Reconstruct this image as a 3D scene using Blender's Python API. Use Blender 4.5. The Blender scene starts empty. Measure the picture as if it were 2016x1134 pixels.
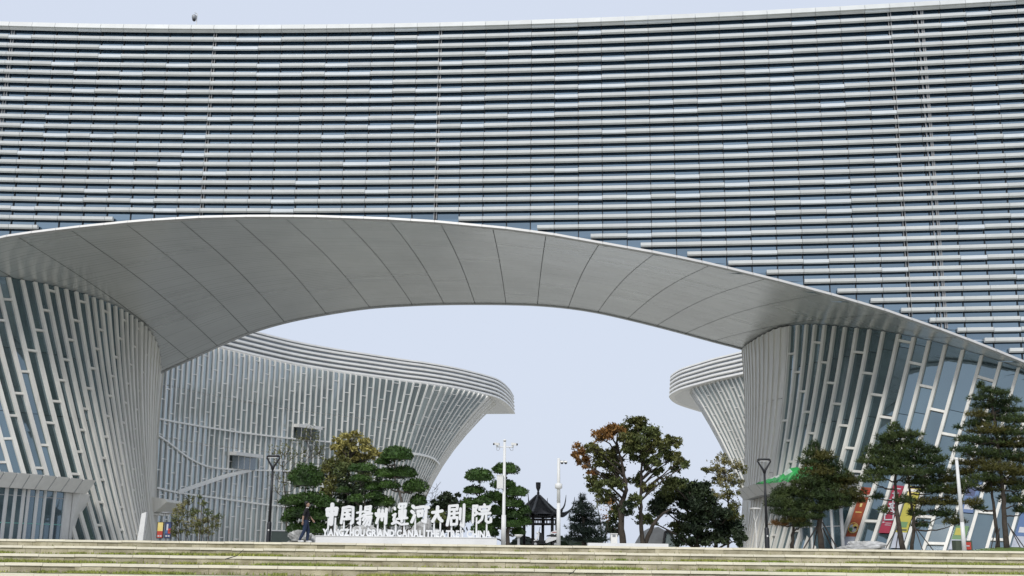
import bpy, bmesh, math, random
import numpy as np
from mathutils import Vector, Matrix
from mathutils.bvhtree import BVHTree

S = bpy.context.scene
COL = S.collection
R = math.radians
rnd = random.Random(7)

# ------------------------------------------------------------------ camera
PITCH, ROLL, FPX = R(13.3), R(0.7), 2200.0
CAM = Vector((0, 0, -0.29))                       # plaza level is z = 0
_f = Vector((0, math.cos(PITCH), math.sin(PITCH)))
_u = Vector((0, -math.sin(PITCH), math.cos(PITCH)))
_r = Vector((1, 0, 0))
UP = _u * math.cos(ROLL) - _r * math.sin(ROLL)
RT = _r * math.cos(ROLL) + _u * math.sin(ROLL)
cam = bpy.data.cameras.new('camera')
cam.sensor_width = 36.0
cam.lens = 36.0 * FPX / 2016.0
cam.clip_start, cam.clip_end = 0.5, 9000
camo = bpy.data.objects.new('camera', cam)
COL.objects.link(camo)
camo.matrix_world = Matrix(((RT.x, UP.x, -_f.x, CAM.x), (RT.y, UP.y, -_f.y, CAM.y), (RT.z, UP.z, -_f.z, CAM.z), (0, 0, 0, 1)))
S.camera = camo

# ------------------------------------------------------------------ sky and sun (hazy overcast day)
SUN_EL, SUN_AZ = R(44), R(200)                    # behind the viewer, a little to the left
W = bpy.data.worlds.new('World')
S.world = W
W.use_nodes = True
nt = W.node_tree
bg = nt.nodes['Background']
sky = nt.nodes.new('ShaderNodeTexSky')
sky.sky_type = 'NISHITA'
sky.sun_disc = False
sky.sun_elevation = SUN_EL
sky.sun_rotation = SUN_AZ
sky.air_density, sky.dust_density, sky.ozone_density = 1.0, 4.0, 1.0
cloud = nt.nodes.new('ShaderNodeRGB')
cloud.outputs[0].default_value = (5.3, 5.82, 6.85, 1)   # the even cloud layer
mx = nt.nodes.new('ShaderNodeMixRGB')
mx.inputs[0].default_value = 0.93
nt.links.new(sky.outputs[0], mx.inputs[1])
nt.links.new(cloud.outputs[0], mx.inputs[2])
nt.links.new(mx.outputs[0], bg.inputs[0])
bg.inputs[1].default_value = 0.1
sun = bpy.data.lights.new('sun', 'SUN')
sun.energy, sun.angle, sun.color = 1.5, R(16), (1.0, 0.96, 0.9)
suno = bpy.data.objects.new('sun', sun)
COL.objects.link(suno)
sd = Vector((math.sin(SUN_AZ) * math.cos(SUN_EL), math.cos(SUN_AZ) * math.cos(SUN_EL), math.sin(SUN_EL)))
suno.rotation_euler = sd.to_track_quat('Z', 'Y').to_euler()
suno.location = (0, -20, 60)
S.view_settings.view_transform = 'Standard'
S.view_settings.look = 'None'
S.view_settings.exposure = 0.4
S.view_settings.gamma = 1.0
S.view_settings.use_curve_mapping = False

# ------------------------------------------------------------------ surveying: sight lines from the camera to known depths or heights
def ray(u, v):
    return (_f + RT * ((u - 1008) / FPX) + UP * ((567 - v) / FPX))
def at(u, v, Y):
    d = ray(u, v)
    return CAM + d * ((Y - CAM.y) / d.y)
def at_z(u, v, z):
    d = ray(u, v)
    return CAM + d * ((z - CAM.z) / d.z)
def proj(p):
    d = Vector(p) - CAM
    k = FPX / d.dot(_f)
    return 1008 + d.dot(RT) * k, 567 - d.dot(UP) * k
def gx(u, Y):                                     # x of a thing standing on the plaza at depth Y
    d = ray(u, 1070)
    return CAM.x + d.x * (Y - CAM.y) / d.y
def hz(u, v, Y):
    return at(u, v, Y).z

# ------------------------------------------------------------------ materials
def principled(m):
    return m.node_tree.nodes['Principled BSDF']
def mat(name, col, rough=0.6, metal=0.0, var=0.12, scale=3.0, bump=0.0, bscale=40.0, spec=0.5, col2=None, detail=4.0, stretch=(1, 1, 1)):
    m = bpy.data.materials.new(name)
    m.use_nodes = True
    t = m.node_tree
    b = principled(m)
    b.inputs['Roughness'].default_value = rough
    b.inputs['Metallic'].default_value = metal
    b.inputs['Specular IOR Level'].default_value = spec
    tc = t.nodes.new('ShaderNodeTexCoord')
    mp = t.nodes.new('ShaderNodeMapping')
    mp.inputs['Scale'].default_value = stretch
    t.links.new(tc.outputs['Object'], mp.inputs[0])
    n = t.nodes.new('ShaderNodeTexNoise')
    n.inputs['Scale'].default_value = scale
    n.inputs['Detail'].default_value = detail
    t.links.new(mp.outputs[0], n.inputs['Vector'])
    rp = t.nodes.new('ShaderNodeValToRGB')
    c2 = col2 or tuple(min(1, c * (1 + var)) for c in col)
    c1 = tuple(c * (1 - var) for c in col) if col2 is None else col
    rp.color_ramp.elements[0].position, rp.color_ramp.elements[1].position = 0.3, 0.7
    rp.color_ramp.elements[0].color = (*c1, 1)
    rp.color_ramp.elements[1].color = (*c2, 1)
    t.links.new(n.outputs['Fac'], rp.inputs[0])
    t.links.new(rp.outputs[0], b.inputs['Base Color'])
    if bump:
        n2 = t.nodes.new('ShaderNodeTexNoise')
        n2.inputs['Scale'].default_value = bscale
        n2.inputs['Detail'].default_value = 6
        t.links.new(tc.outputs['Object'], n2.inputs['Vector'])
        bp = t.nodes.new('ShaderNodeBump')
        bp.inputs['Strength'].default_value = bump
        bp.inputs['Distance'].default_value = 0.05
        t.links.new(n2.outputs['Fac'], bp.inputs['Height'])
        t.links.new(bp.outputs[0], b.inputs['Normal'])
    return m

def per_object(m, amount):
    """a little difference of tone from piece to piece"""
    t = m.node_tree
    b = principled(m)
    src = b.inputs['Base Color'].links[0].from_socket
    oi = t.nodes.new('ShaderNodeObjectInfo')
    ge = t.nodes.new('ShaderNodeNewGeometry')
    ad = t.nodes.new('ShaderNodeMath'); ad.operation = 'ADD'
    t.links.new(oi.outputs['Random'], ad.inputs[0])
    t.links.new(ge.outputs['Random Per Island'], ad.inputs[1])
    fr = t.nodes.new('ShaderNodeMath'); fr.operation = 'FRACT'
    t.links.new(ad.outputs[0], fr.inputs[0])
    mr = t.nodes.new('ShaderNodeMapRange')
    mr.inputs['To Min'].default_value, mr.inputs['To Max'].default_value = 1 - amount, 1 + amount
    t.links.new(fr.outputs[0], mr.inputs['Value'])
    hs = t.nodes.new('ShaderNodeHueSaturation')
    t.links.new(mr.outputs[0], hs.inputs['Value'])
    t.links.new(src, hs.inputs['Color'])
    t.links.new(hs.outputs[0], b.inputs['Base Color'])
    return m

def coated_glass(name, body, tint, refl, rough=0.03, streak=0.0):
    """opaque dark pane with a reflecting coating; streak = pale blinds behind the pane"""
    m = bpy.data.materials.new(name)
    m.use_nodes = True
    t = m.node_tree
    b = principled(m)
    b.inputs['Base Color'].default_value = (*body, 1)
    b.inputs['Roughness'].default_value = 0.12
    b.inputs['Specular IOR Level'].default_value = 0.4
    if streak:
        tc = t.nodes.new('ShaderNodeTexCoord')
        n = t.nodes.new('ShaderNodeTexNoise')
        n.inputs['Scale'].default_value = 0.55
        n.inputs['Detail'].default_value = 3
        mp = t.nodes.new('ShaderNodeMapping')
        mp.inputs['Scale'].default_value = (1, 1, 0.35)
        t.links.new(tc.outputs['Object'], mp.inputs[0])
        t.links.new(mp.outputs[0], n.inputs['Vector'])
        rp = t.nodes.new('ShaderNodeValToRGB')
        rp.color_ramp.elements[0].position, rp.color_ramp.elements[1].position = 0.42, 0.68
        rp.color_ramp.elements[0].color = (*body, 1)
        rp.color_ramp.elements[1].color = (*[min(1, c + streak * k) for c, k in zip(body, (0.75, 1, 0.98))], 1)
        t.links.new(n.outputs['Fac'], rp.inputs[0])
        t.links.new(rp.outputs[0], b.inputs['Base Color'])
    g = t.nodes.new('ShaderNodeBsdfGlossy')
    g.inputs['Color'].default_value = (*tint, 1)
    g.inputs['Roughness'].default_value = rough
    oi = t.nodes.new('ShaderNodeObjectInfo')
    ge = t.nodes.new('ShaderNodeNewGeometry')
    ad = t.nodes.new('ShaderNodeMath'); ad.operation = 'ADD'
    t.links.new(oi.outputs['Random'], ad.inputs[0]); t.links.new(ge.outputs['Random Per Island'], ad.inputs[1])
    fr = t.nodes.new('ShaderNodeMath'); fr.operation = 'FRACT'
    t.links.new(ad.outputs[0], fr.inputs[0])
    mr = t.nodes.new('ShaderNodeMapRange')
    mr.inputs['To Min'].default_value, mr.inputs['To Max'].default_value = refl * 0.8, refl * 1.2
    t.links.new(fr.outputs[0], mr.inputs['Value'])
    lw = t.nodes.new('ShaderNodeLayerWeight')
    lw.inputs['Blend'].default_value = 0.3
    a2 = t.nodes.new('ShaderNodeMath'); a2.operation = 'MULTIPLY_ADD'
    a2.inputs[1].default_value = 0.45
    t.links.new(lw.outputs['Fresnel'], a2.inputs[0]); t.links.new(mr.outputs[0], a2.inputs[2])
    ms = t.nodes.new('ShaderNodeMixShader')
    t.links.new(a2.outputs[0], ms.inputs[0])
    t.links.new(b.outputs[0], ms.inputs[1])
    t.links.new(g.outputs[0], ms.inputs[2])
    t.links.new(ms.outputs[0], t.nodes['Material Output'].inputs[0])
    return m

M = {}
M['louver'] = per_object(mat('louver_paint', (0.64, 0.66, 0.65), 0.42, 0.0, 0.05, 1.2), 0.06)
M['louver_b'] = per_object(mat('louver_sky_tint', (0.66, 0.70, 0.72), 0.5, 0.0, 0.04, 1.2), 0.05)  # tilted louvres: their extra sky reflection is put into a paler, bluer colour
M['fin'] = per_object(mat('fin_paint', (0.72, 0.705, 0.65), 0.45, 0.0, 0.09, 0.9, stretch=(2.5, 2.5, .35), detail=7), 0.05)
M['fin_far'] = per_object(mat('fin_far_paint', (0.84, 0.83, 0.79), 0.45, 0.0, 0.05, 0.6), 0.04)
M['white'] = mat('white_paint', (0.74, 0.74, 0.72), 0.45, 0, 0.05, 2)
M['trim'] = mat('white_trim', (0.52, 0.52, 0.51), 0.4, 0.1, 0.05, 1)
M['grey'] = mat('grey_metal', (0.30, 0.31, 0.32), 0.5, 0.3, 0.08, 2)
M['louver_shade'] = mat('louver_underside_shade', (0.10, 0.13, 0.17), 0.6, 0.1, 0.1, 2)  # darker than the louvre paint: shade between the rows put into the colour
M['band_gap'] = mat('band_gap', (0.30, 0.33, 0.37), 0.6, 0.1, 0.08, 1)
M['dark'] = mat('dark_frame', (0.025, 0.03, 0.036), 0.5, 0.2, 0.1, 2)
M['black'] = mat('black_paint', (0.014, 0.015, 0.018), 0.42, 0.1, 0.1, 3)
M['glass'] = coated_glass('facade_glass', (0.010, 0.026, 0.046), (0.60, 0.79, 0.92), 0.34)
M['glass_leg'] = coated_glass('leg_glass', (0.010, 0.022, 0.027), (0.60, 0.79, 0.88), 0.25, 0.03, 0.04)
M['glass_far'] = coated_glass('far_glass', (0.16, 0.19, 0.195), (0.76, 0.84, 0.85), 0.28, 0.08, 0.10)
M['door_glass'] = coated_glass('door_glass', (0.02, 0.045, 0.06), (0.6, 0.8, 0.95), 0.12, 0.02, 0.08)

def soffit_material():
    m = mat('soffit_metal', (0.68, 0.695, 0.68), 0.3, 0.55, 0.05, 0.25, detail=3)
    t = m.node_tree
    b = principled(m)
    src = b.inputs['Base Color'].links[0].from_socket
    uv = t.nodes.new('ShaderNodeUVMap')
    sp = t.nodes.new('ShaderNodeSeparateXYZ')
    t.links.new(uv.outputs[0], sp.inputs[0])
    # fine lap joints of the strip cladding, unevenly tight
    fr = t.nodes.new('ShaderNodeMath'); fr.operation = 'FRACT'
    t.links.new(sp.outputs['Y'], fr.inputs[0])
    lt = t.nodes.new('ShaderNodeMath'); lt.operation = 'LESS_THAN'; lt.inputs[1].default_value = 0.11
    t.links.new(fr.outputs[0], lt.inputs[0])
    fl = t.nodes.new('ShaderNodeMath'); fl.operation = 'FLOOR'
    t.links.new(sp.outputs['Y'], fl.inputs[0])
    fx = t.nodes.new('ShaderNodeMath'); fx.operation = 'FLOOR'
    t.links.new(sp.outputs['X'], fx.inputs[0])
    cx = t.nodes.new('ShaderNodeCombineXYZ')
    t.links.new(fx.outputs[0], cx.inputs[0]); t.links.new(fl.outputs[0], cx.inputs[1])
    wn = t.nodes.new('ShaderNodeTexWhiteNoise'); wn.noise_dimensions = '2D'
    t.links.new(cx.outputs[0], wn.inputs['Vector'])
    mu = t.nodes.new('ShaderNodeMath'); mu.operation = 'MULTIPLY'
    t.links.new(lt.outputs[0], mu.inputs[0]); t.links.new(wn.outputs['Value'], mu.inputs[1])
    mixc = t.nodes.new('ShaderNodeMixRGB'); mixc.blend_type = 'MULTIPLY'
    sc = t.nodes.new('ShaderNodeMath'); sc.operation = 'MULTIPLY'; sc.inputs[1].default_value = 0.6
    t.links.new(mu.outputs[0], sc.inputs[0])
    t.links.new(sc.outputs[0], mixc.inputs[0])
    t.links.new(src, mixc.inputs[1])
    mixc.inputs[2].default_value = (0.25, 0.25, 0.27, 1)
    t.links.new(mixc.outputs[0], b.inputs['Base Color'])
    # each strip lies at a very slightly different angle
    mr = t.nodes.new('ShaderNodeMapRange')
    mr.inputs['To Min'].default_value, mr.inputs['To Max'].default_value = 0.24, 0.275
    t.links.new(wn.outputs['Value'], mr.inputs['Value'])
    t.links.new(mr.outputs[0], b.inputs['Roughness'])
    bn = t.nodes.new('ShaderNodeTexNoise'); bn.inputs['Scale'].default_value = 0.22; bn.inputs['Detail'].default_value = 2
    tcx = t.nodes.new('ShaderNodeTexCoord'); t.links.new(tcx.outputs['Object'], bn.inputs['Vector'])
    bp = t.nodes.new('ShaderNodeBump'); bp.inputs['Strength'].default_value = 0.35; bp.inputs['Distance'].default_value = 0.25
    t.links.new(bn.outputs['Fac'], bp.inputs['Height']); t.links.new(bp.outputs[0], b.inputs['Normal'])
    return m
M['soffit'] = per_object(soffit_material(), 0.035)

# ------------------------------------------------------------------ mesh helpers
ORG = {}
class MB:
    def __init__(self):
        self.v, self.f, self.m = [], [], []
        self.uv = None
    def add(self, vs, fs, mi=0):
        o = len(self.v)
        self.v.extend([tuple(p) for p in vs])
        for f in fs:
            self.f.append(tuple(i + o for i in f)); self.m.append(mi)
        return self
    def hexa(self, p, mi=0):                      # 8 points: bottom ring 0-3, top ring 4-7
        return self.add(p, [(3, 2, 1, 0), (4, 5, 6, 7), (0, 1, 5, 4), (1, 2, 6, 5), (2, 3, 7, 6), (3, 0, 4, 7)], mi)
    def box(self, x0, x1, y0, y1, z0, z1, mi=0):
        return self.hexa([(x0, y0, z0), (x1, y0, z0), (x1, y1, z0), (x0, y1, z0), (x0, y0, z1), (x1, y0, z1), (x1, y1, z1), (x0, y1, z1)], mi)
    def obox(self, c, ax, ay, az, mi=0):          # centre and three half axes
        c, ax, ay, az = Vector(c), Vector(ax), Vector(ay), Vector(az)
        return self.hexa([c - ax - ay - az, c + ax - ay - az, c + ax + ay - az, c - ax + ay - az, c - ax - ay + az, c + ax - ay + az, c + ax + ay + az, c - ax + ay + az], mi)
    def tube(self, pts, rad, n=8, mi=0, cap=True):
        pts = [Vector(p) for p in pts]
        if not hasattr(rad, '__len__'): rad = [rad] * len(pts)
        o = len(self.v)
        a = None
        for i, p in enumerate(pts):
            d = (pts[min(i + 1, len(pts) - 1)] - pts[max(i - 1, 0)]).normalized()
            if a is None:
                a = d.orthogonal().normalized()
            a = (a - d * a.dot(d)).normalized()
            b = d.cross(a)
            for k in range(n):
                t = 2 * math.pi * k / n
                self.v.append(tuple(p + (a * math.cos(t) + b * math.sin(t)) * rad[i]))
        for i in range(len(pts) - 1):
            for k in range(n):
                k2 = (k + 1) % n
                self.f.append((o + i * n + k, o + i * n + k2, o + (i + 1) * n + k2, o + (i + 1) * n + k)); self.m.append(mi)
        if cap:
            self.f.append(tuple(o + k for k in reversed(range(n)))); self.m.append(mi)
            self.f.append(tuple(o + (len(pts) - 1) * n + k for k in range(n))); self.m.append(mi)
        return self
    def lathe(self, c, prof, n=16, mi=0, ax=(0, 0, 1)):   # prof: (radius, height) along ax
        ax = Vector(ax).normalized(); a = ax.orthogonal().normalized(); b = ax.cross(a); c = Vector(c)
        o = len(self.v)
        for r, h in prof:
            for k in range(n):
                t = 2 * math.pi * k / n
                self.v.append(tuple(c + ax * h + (a * math.cos(t) + b * math.sin(t)) * r))
        for i in range(len(prof) - 1):
            for k in range(n):
                k2 = (k + 1) % n
                self.f.append((o + i * n + k, o + i * n + k2, o + (i + 1) * n + k2, o + (i + 1) * n + k)); self.m.append(mi)
        self.f.append(tuple(o + k for k in reversed(range(n)))); self.m.append(mi)
        self.f.append(tuple(o + (len(prof) - 1) * n + k for k in range(n))); self.m.append(mi)
        return self
    def ball(self, c, r, n=10, mi=0):
        rx = r if hasattr(r, '__len__') else (r, r, r)
        o = len(self.v); c = Vector(c); rings = n // 2 + 1
        for i in range(rings + 1):
            th = math.pi * i / rings
            for k in range(n):
                t = 2 * math.pi * k / n
                self.v.append((c.x + rx[0] * math.sin(th) * math.cos(t), c.y + rx[1] * math.sin(th) * math.sin(t), c.z + rx[2] * math.cos(th)))
        for i in range(rings):
            for k in range(n):
                k2 = (k + 1) % n
                self.f.append((o + i * n + k, o + (i + 1) * n + k, o + (i + 1) * n + k2, o + i * n + k2)); self.m.append(mi)
        return self
    def prism(self, poly, off, mi=0):             # polygon swept by the vector off
        off = Vector(off); n = len(poly)
        vs = [Vector(p) for p in poly] + [Vector(p) + off for p in poly]
        fs = [tuple(range(n)), tuple(range(2 * n - 1, n - 1, -1))] + [(i, i + n, (i + 1) % n + n, (i + 1) % n) for i in range(n)]
        return self.add(vs, fs, mi)
    def merge(self, o):
        k = len(self.v)
        self.v += o.v
        self.f += [tuple(i + k for i in f) for f in o.f]
        self.m += o.m
        return self
    def mesh(self, name, mats, off=None, smooth=False):
        me = bpy.data.meshes.new(name)
        vs = self.v if off is None else [(p[0] - off[0], p[1] - off[1], p[2] - off[2]) for p in self.v]
        me.from_pydata(vs, [], self.f)
        for m in (mats if isinstance(mats, (list, tuple)) else [mats]):
            me.materials.append(M[m] if isinstance(m, str) else m)
        if any(self.m):
            me.polygons.foreach_set('material_index', self.m)
        if smooth:
            me.polygons.foreach_set('use_smooth', [True] * len(me.polygons))
        if self.uv:
            lay = me.uv_layers.new(name='UVMap')
            for p in me.polygons:
                for li, vi in zip(p.loop_indices, p.vertices):
                    lay.data[li].uv = self.uv[vi]
        me.update()
        return me
    def build(self, name, mats, parent=None, smooth=False):
        off = ORG.get(parent.name) if parent else None
        ob = bpy.data.objects.new(name, self.mesh(name, mats, off, smooth))
        COL.objects.link(ob)
        if parent:
            ob.parent = parent
            ORG[ob.name] = off
        else:
            ORG[ob.name] = (0, 0, 0)
        return ob

def tag(o, label=None, cat=None, group=None, kind=None):
    if label: o['label'] = label
    if cat: o['category'] = cat
    if group: o['group'] = group
    if kind: o['kind'] = kind
    return o
def thing(name, loc, label, cat, group=None):
    o = bpy.data.objects.new(name, None)
    o.empty_display_size = 0.3
    COL.objects.link(o)
    o.location = loc
    ORG[o.name] = tuple(loc)
    return tag(o, label, cat, group)
def place(name, me, parent, mw):
    """link one more object with mesh data me under parent, world matrix mw (parents only have locations)"""
    ob = bpy.data.objects.new(name, me)
    COL.objects.link(ob)
    ob.parent = parent
    off = ORG[parent.name]
    ob.matrix_local = Matrix.Translation((-off[0], -off[1], -off[2])) @ mw
    ORG[ob.name] = off
    return ob
def catmull(pts, per=6):
    pts = [Vector(p) for p in pts]
    out = []
    for i in range(len(pts) - 1):
        p0 = pts[max(i - 1, 0)]; p1 = pts[i]; p2 = pts[i + 1]; p3 = pts[min(i + 2, len(pts) - 1)]
        if i == 0: p0 = p1 * 2 - p2
        if i + 2 >= len(pts): p3 = p2 * 2 - p1
        for k in range(per):
            t = k / per
            out.append(0.5 * ((2 * p1) + (p2 - p0) * t + (2 * p0 - 5 * p1 + 4 * p2 - p3) * t * t + (3 * p1 - p0 - 3 * p2 + p3) * t ** 3))
    out.append(pts[-1])
    return out
def in_frame(p, mrg=30):
    u, v = proj(p)
    return -mrg < u < 2016 + mrg and -mrg < v < 1134 + mrg
# ================================================================== the theatre: curved louvred block over an arch on two flared legs
ZTOP = at(504, 54, 80.0).z
_top = [(0, 48.5), (250, 52), (504, 54), (750, 52), (1008, 48), (1260, 37.5), (1512, 24.5), (1812, 8), (2016, -2)]
_tp = [at_z(u, v, ZTOP) for u, v in _top]
_c = np.polyfit([p.x for p in _tp], [p.y for p in _tp], 3)
XL, XR = -70.0, 70.0
def YF(x):
    xc = min(max(x, -46), 46)
    y = float(np.polyval(_c, xc))
    if x != xc:
        y += (x - xc) * float(np.polyval(np.polyder(_c), xc))
    return y
_z0 = at(100, 57, YF(-36)).z
PITCHZ = (_z0 - at(100, 446, YF(-36)).z) / 22
def on_facade(u, v):
    Y = 80.0
    for _ in range(20):
        Y = YF(at(u, v, Y).x)
    return at(u, v, Y)
_fe = [(-900, 1010), (-740, 880), (-570, 745), (-420, 640), (-300, 575), (-150, 513), (0, 470), (60, 461), (140, 451), (280, 437), (400, 430), (500, 428), (620, 428.5), (760, 433), (860, 439), (1000, 452), (1090, 464), (1180, 480), (1300, 501), (1400, 522), (1520, 551), (1630, 580),
       (1740, 612), (1850, 650), (1930, 680), (2016, 715), (2150, 775), (2300, 850), (2420, 915), (2600, 1020), (2720, 1100)]
_fp = [on_facade(u, v) for u, v in _fe]
_fx, _fz = [p.x for p in _fp], [p.z for p in _fp]
def ZF(x):
    return float(np.interp(x, _fx, _fz))
# arc length along the facade
_xs = np.linspace(XL, XR, 2081)
_ys = np.array([YF(x) for x in _xs])
_sl = np.concatenate([[0], np.cumsum(np.hypot(np.diff(_xs), np.diff(_ys)))])
def s_of_x(x): return float(np.interp(x, _xs, _sl))
def x_of_s(s): return float(np.interp(s, _sl, _xs))
_sa, _sb = s_of_x(on_facade(425, 60).x), s_of_x(on_facade(868, 60).x)
BAY = (_sb - _sa) / 10
JS = [_sa + k * BAY for k in range(-60, 80) if 0.1 < _sa + k * BAY < _sl[-1] - 0.1]
JX = [x_of_s(s) for s in JS]
print('ZTOP', ZTOP, 'pitch', PITCHZ, 'bay', BAY, 'YF', [round(YF(x), 1) for x in (-40, -20, 0, 20, 40)], 'ZF', [round(ZF(x), 1) for x in (-40, -20, 0, 20, 34)])

theatre = thing('theatre_building', (0, 80, 0), 'huge white and grey louvred theatre block arching over the plaza on two flared legs', 'building')
def fnorm(x):
    d = (YF(x + .1) - YF(x - .1)) / .2
    t = Vector((1, d, 0)).normalized()
    return t, Vector((t.y, -t.x, 0))              # tangent, outward (towards the viewer)
def fpt(x, z, out=0.0):
    t, n = fnorm(x)
    return Vector((x, YF(x), z)) + n * out

BACKY = 108.0
# body behind the glass: roof, rear wall
mb = MB()
nx = 40
gxs = [XL + (XR - XL) * i / nx for i in range(nx + 1)]
for a, b in zip(gxs[:-1], gxs[1:]):
    mb.add([fpt(a, ZTOP - .02, -.3), fpt(b, ZTOP - .02, -.3), (b, BACKY + 4, ZTOP - .02), (a, BACKY + 4, ZTOP - .02)], [(0, 1, 2, 3)])
mb.build('roof', 'grey', theatre)

def zrow(k): return _z0 - (k - 1) * PITCHZ        # top of louvre row k (k=1 is the first below the coping)
NROW = 60
# coping along the top edge: one piece per bay
for a, b in zip(JX[:-1], JX[1:]):
    t, n = fnorm((a + b) / 2)
    g = t * 0.012
    m_ = MB().hexa([fpt(a, ZTOP - .40, .62) + g, fpt(b, ZTOP - .40, .62) - g, fpt(b, ZTOP - .40, -.5) - g, fpt(a, ZTOP - .40, -.5) + g,
                    fpt(a, ZTOP, .50) + g, fpt(b, ZTOP, .50) - g, fpt(b, ZTOP, -.5) - g, fpt(a, ZTOP, -.5) + g])
    m_.build('coping', 'louver', theatre)

# louvres
LH, LD = 0.31, 0.46
def louver_mb(p, q, kind):
    """p, q: end points (x) ; returns cross-section points for both ends"""
    if kind == 'b':
        prof = [(.12, .05), (.33, -.035), (.455, .03), (.45, .25), (.41, .275), (.12, .275)]
    else:
        prof = [(.12, .06), (.32, -.005), (.455, .085), (.465, .285), (.43, LH), (.12, LH)]
    return prof
def local_louver(L, kind):
    prof = louver_mb(0, 0, kind)
    n = len(prof)
    vs = [(-L / 2, -o, z) for o, z in prof] + [(L / 2, -o, z) for o, z in prof]
    fs = [tuple(range(n)), tuple(range(2 * n - 1, n - 1, -1))] + [(i, i + n, (i + 1) % n + n, (i + 1) % n) for i in range(n)]
    m_ = MB(); m_.add(vs, fs)
    m_.m[2] = 1                                    # inner underside and back coloured dark to stand for shade
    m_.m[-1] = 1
    return m_
LM = {k: local_louver(BAY - .03, k).mesh('louver', ['louver' if k == 'a' else 'louver_b', 'louver_shade']) for k in 'ab'}
cands = []
GAPX = [on_facade(1812, 20).x]                    # the joint line right of the middle where the rows are offset
for k in range(1, NROW):
    zt = zrow(k)
    zb = zt - LH
    if zb < 4: break
    run, kind = 0, 'a'
    jit = rnd.uniform(-.28, .28)
    for a, b in zip(JX[:-1], JX[1:]):
        if run <= 0:
            if rnd.random() < (.24 if kind == 'a' else 0):
                kind, run = 'b', rnd.choice((1, 1, 1, 2))
            else:
                kind, run = 'a', rnd.choice((1, 1, 2, 3))
        run -= 1
        # shift the joint at the offset line
        a2 = a + (jit if abs(a - GAPX[0]) < BAY * .5 else 0)
        b2 = b + (jit if abs(b - GAPX[0]) < BAY * .5 else 0)
        # keep only the stretch that clears the arch edge
        xs = np.linspace(a2, b2, 25)
        ok = np.array([ZF(x) + .20 < zb for x in xs])
        if not ok.any(): continue
        lo, hi = xs[ok][0], xs[ok][-1]
        if hi - lo < .25: continue
        full = ok.all() and a2 == a and b2 == b
        ctr = fpt((lo + hi) / 2, zt - LH)
        cands.append((ctr, lo, hi, kind if full else 'a', full, k))
vis = [c for c in cands if in_frame(c[0], 60)]
vis.sort(key=lambda c: (c[0] - CAM).length)
single = set(id(c) for c in vis[:300])
rest = MB(); rest_b = MB()
for c in cands:
    ctr, lo, hi, kind, full, k = c
    if lo < -64 or hi > 64: continue
    pa, pb = fpt(lo, zrow(k) - LH), fpt(hi, zrow(k) - LH)
    d = (pb - pa); L = d.length - .03
    mw = Matrix.Translation((pa + pb) / 2) @ Matrix.Rotation(math.atan2(d.y, d.x), 4, 'Z')
    if id(c) in single:
        me = LM[kind] if full else local_louver(L, 'a').mesh('louver', ['louver', 'louver_shade'])
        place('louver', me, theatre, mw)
    else:
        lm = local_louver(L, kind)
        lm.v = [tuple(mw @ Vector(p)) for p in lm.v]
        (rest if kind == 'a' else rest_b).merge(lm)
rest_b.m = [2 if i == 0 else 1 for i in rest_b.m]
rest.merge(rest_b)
tag(rest.build('louver_rows', ['louver', 'louver_shade', 'louver_b'], theatre), kind='stuff')

# glass behind the louvres: one pane per bay and row
pc = []
for k in range(0, NROW):
    z1 = ZTOP - .05 if k == 0 else zrow(k) - .1
    z0 = zrow(k + 1) - .1
    for a, b in zip(JX[:-1], JX[1:]):
        if a < -64 or b > 64: continue
        za, zb_ = max(z0, ZF(a) + .02), max(z0, ZF(b) + .02)
        if min(za, zb_) > z1 - .03: continue
        za, zb_ = min(za, z1 - .01), min(zb_, z1 - .01)
        pc.append((fpt((a + b) / 2, (z0 + z1) / 2), a, b, za, zb_, z1))
vis = [c for c in pc if in_frame(c[0], 60)]
vis.sort(key=lambda c: (c[0] - CAM).length)
single = set(id(c) for c in vis[:300])
rest = MB()
for c in pc:
    _, a, b, za, zb_, z1 = c
    tl = rnd.uniform(-.006, .006)
    q = MB().add([fpt(a, za, tl), fpt(b, zb_, tl), fpt(b, z1), fpt(a, z1)], [(0, 1, 2, 3)])
    if id(c) in single: q.build('facade_pane', 'glass', theatre)
    else: rest.merge(q)
tag(rest.build('facade_glazing', 'glass', theatre), kind='stuff')
# mullions behind the louvres and the pale double rails
for i, x in enumerate(JX):
    if x < -64 or x > 64: continue
    t, n = fnorm(x)
    zb = ZF(x) + .05
    c = fpt(x, (ZTOP + zb) / 2 - .2, .05)
    MB().obox(c, t * .035, n * .045, (0, 0, (ZTOP - zb) / 2 - .2)).build('mullion', 'dark', theatre)
for u in (28, 426, 868, 1752, 1815, -420):
    x = on_facade(u, 60).x
    t, n = fnorm(x)
    zb = ZF(x) + .2
    for o in ((-.09, .09) if u != 1815 else (-.28, -.02, .10)):
        c = fpt(x, (ZTOP + zb) / 2 - .2, .16) + t * o
        MB().obox(c, t * (.03 if u != 1815 else .045), n * .04, (0, 0, (ZTOP - zb) / 2 - .25)).build('rail', 'grey', theatre)

# white trim along the arch edge, one piece per bay
for a, b in zip(JX[:-1], JX[1:]):
    t, n = fnorm((a + b) / 2)
    g = t * .01
    if ZF((a + b) / 2) < 1: continue
    def tp(x, o, dz): return fpt(x, ZF(x) + dz * .68, o)
    MB().hexa([tp(a, .55, -.16) + g, tp(b, .55, -.16) - g, tp(b, -.05, -.14) - g, tp(a, -.05, -.14) + g,
               tp(a, .50, .10) + g, tp(b, .50, .10) - g, tp(b, .004, .16) - g, tp(a, .004, .16) + g]).build('edge_trim', 'trim', theatre)

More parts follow.
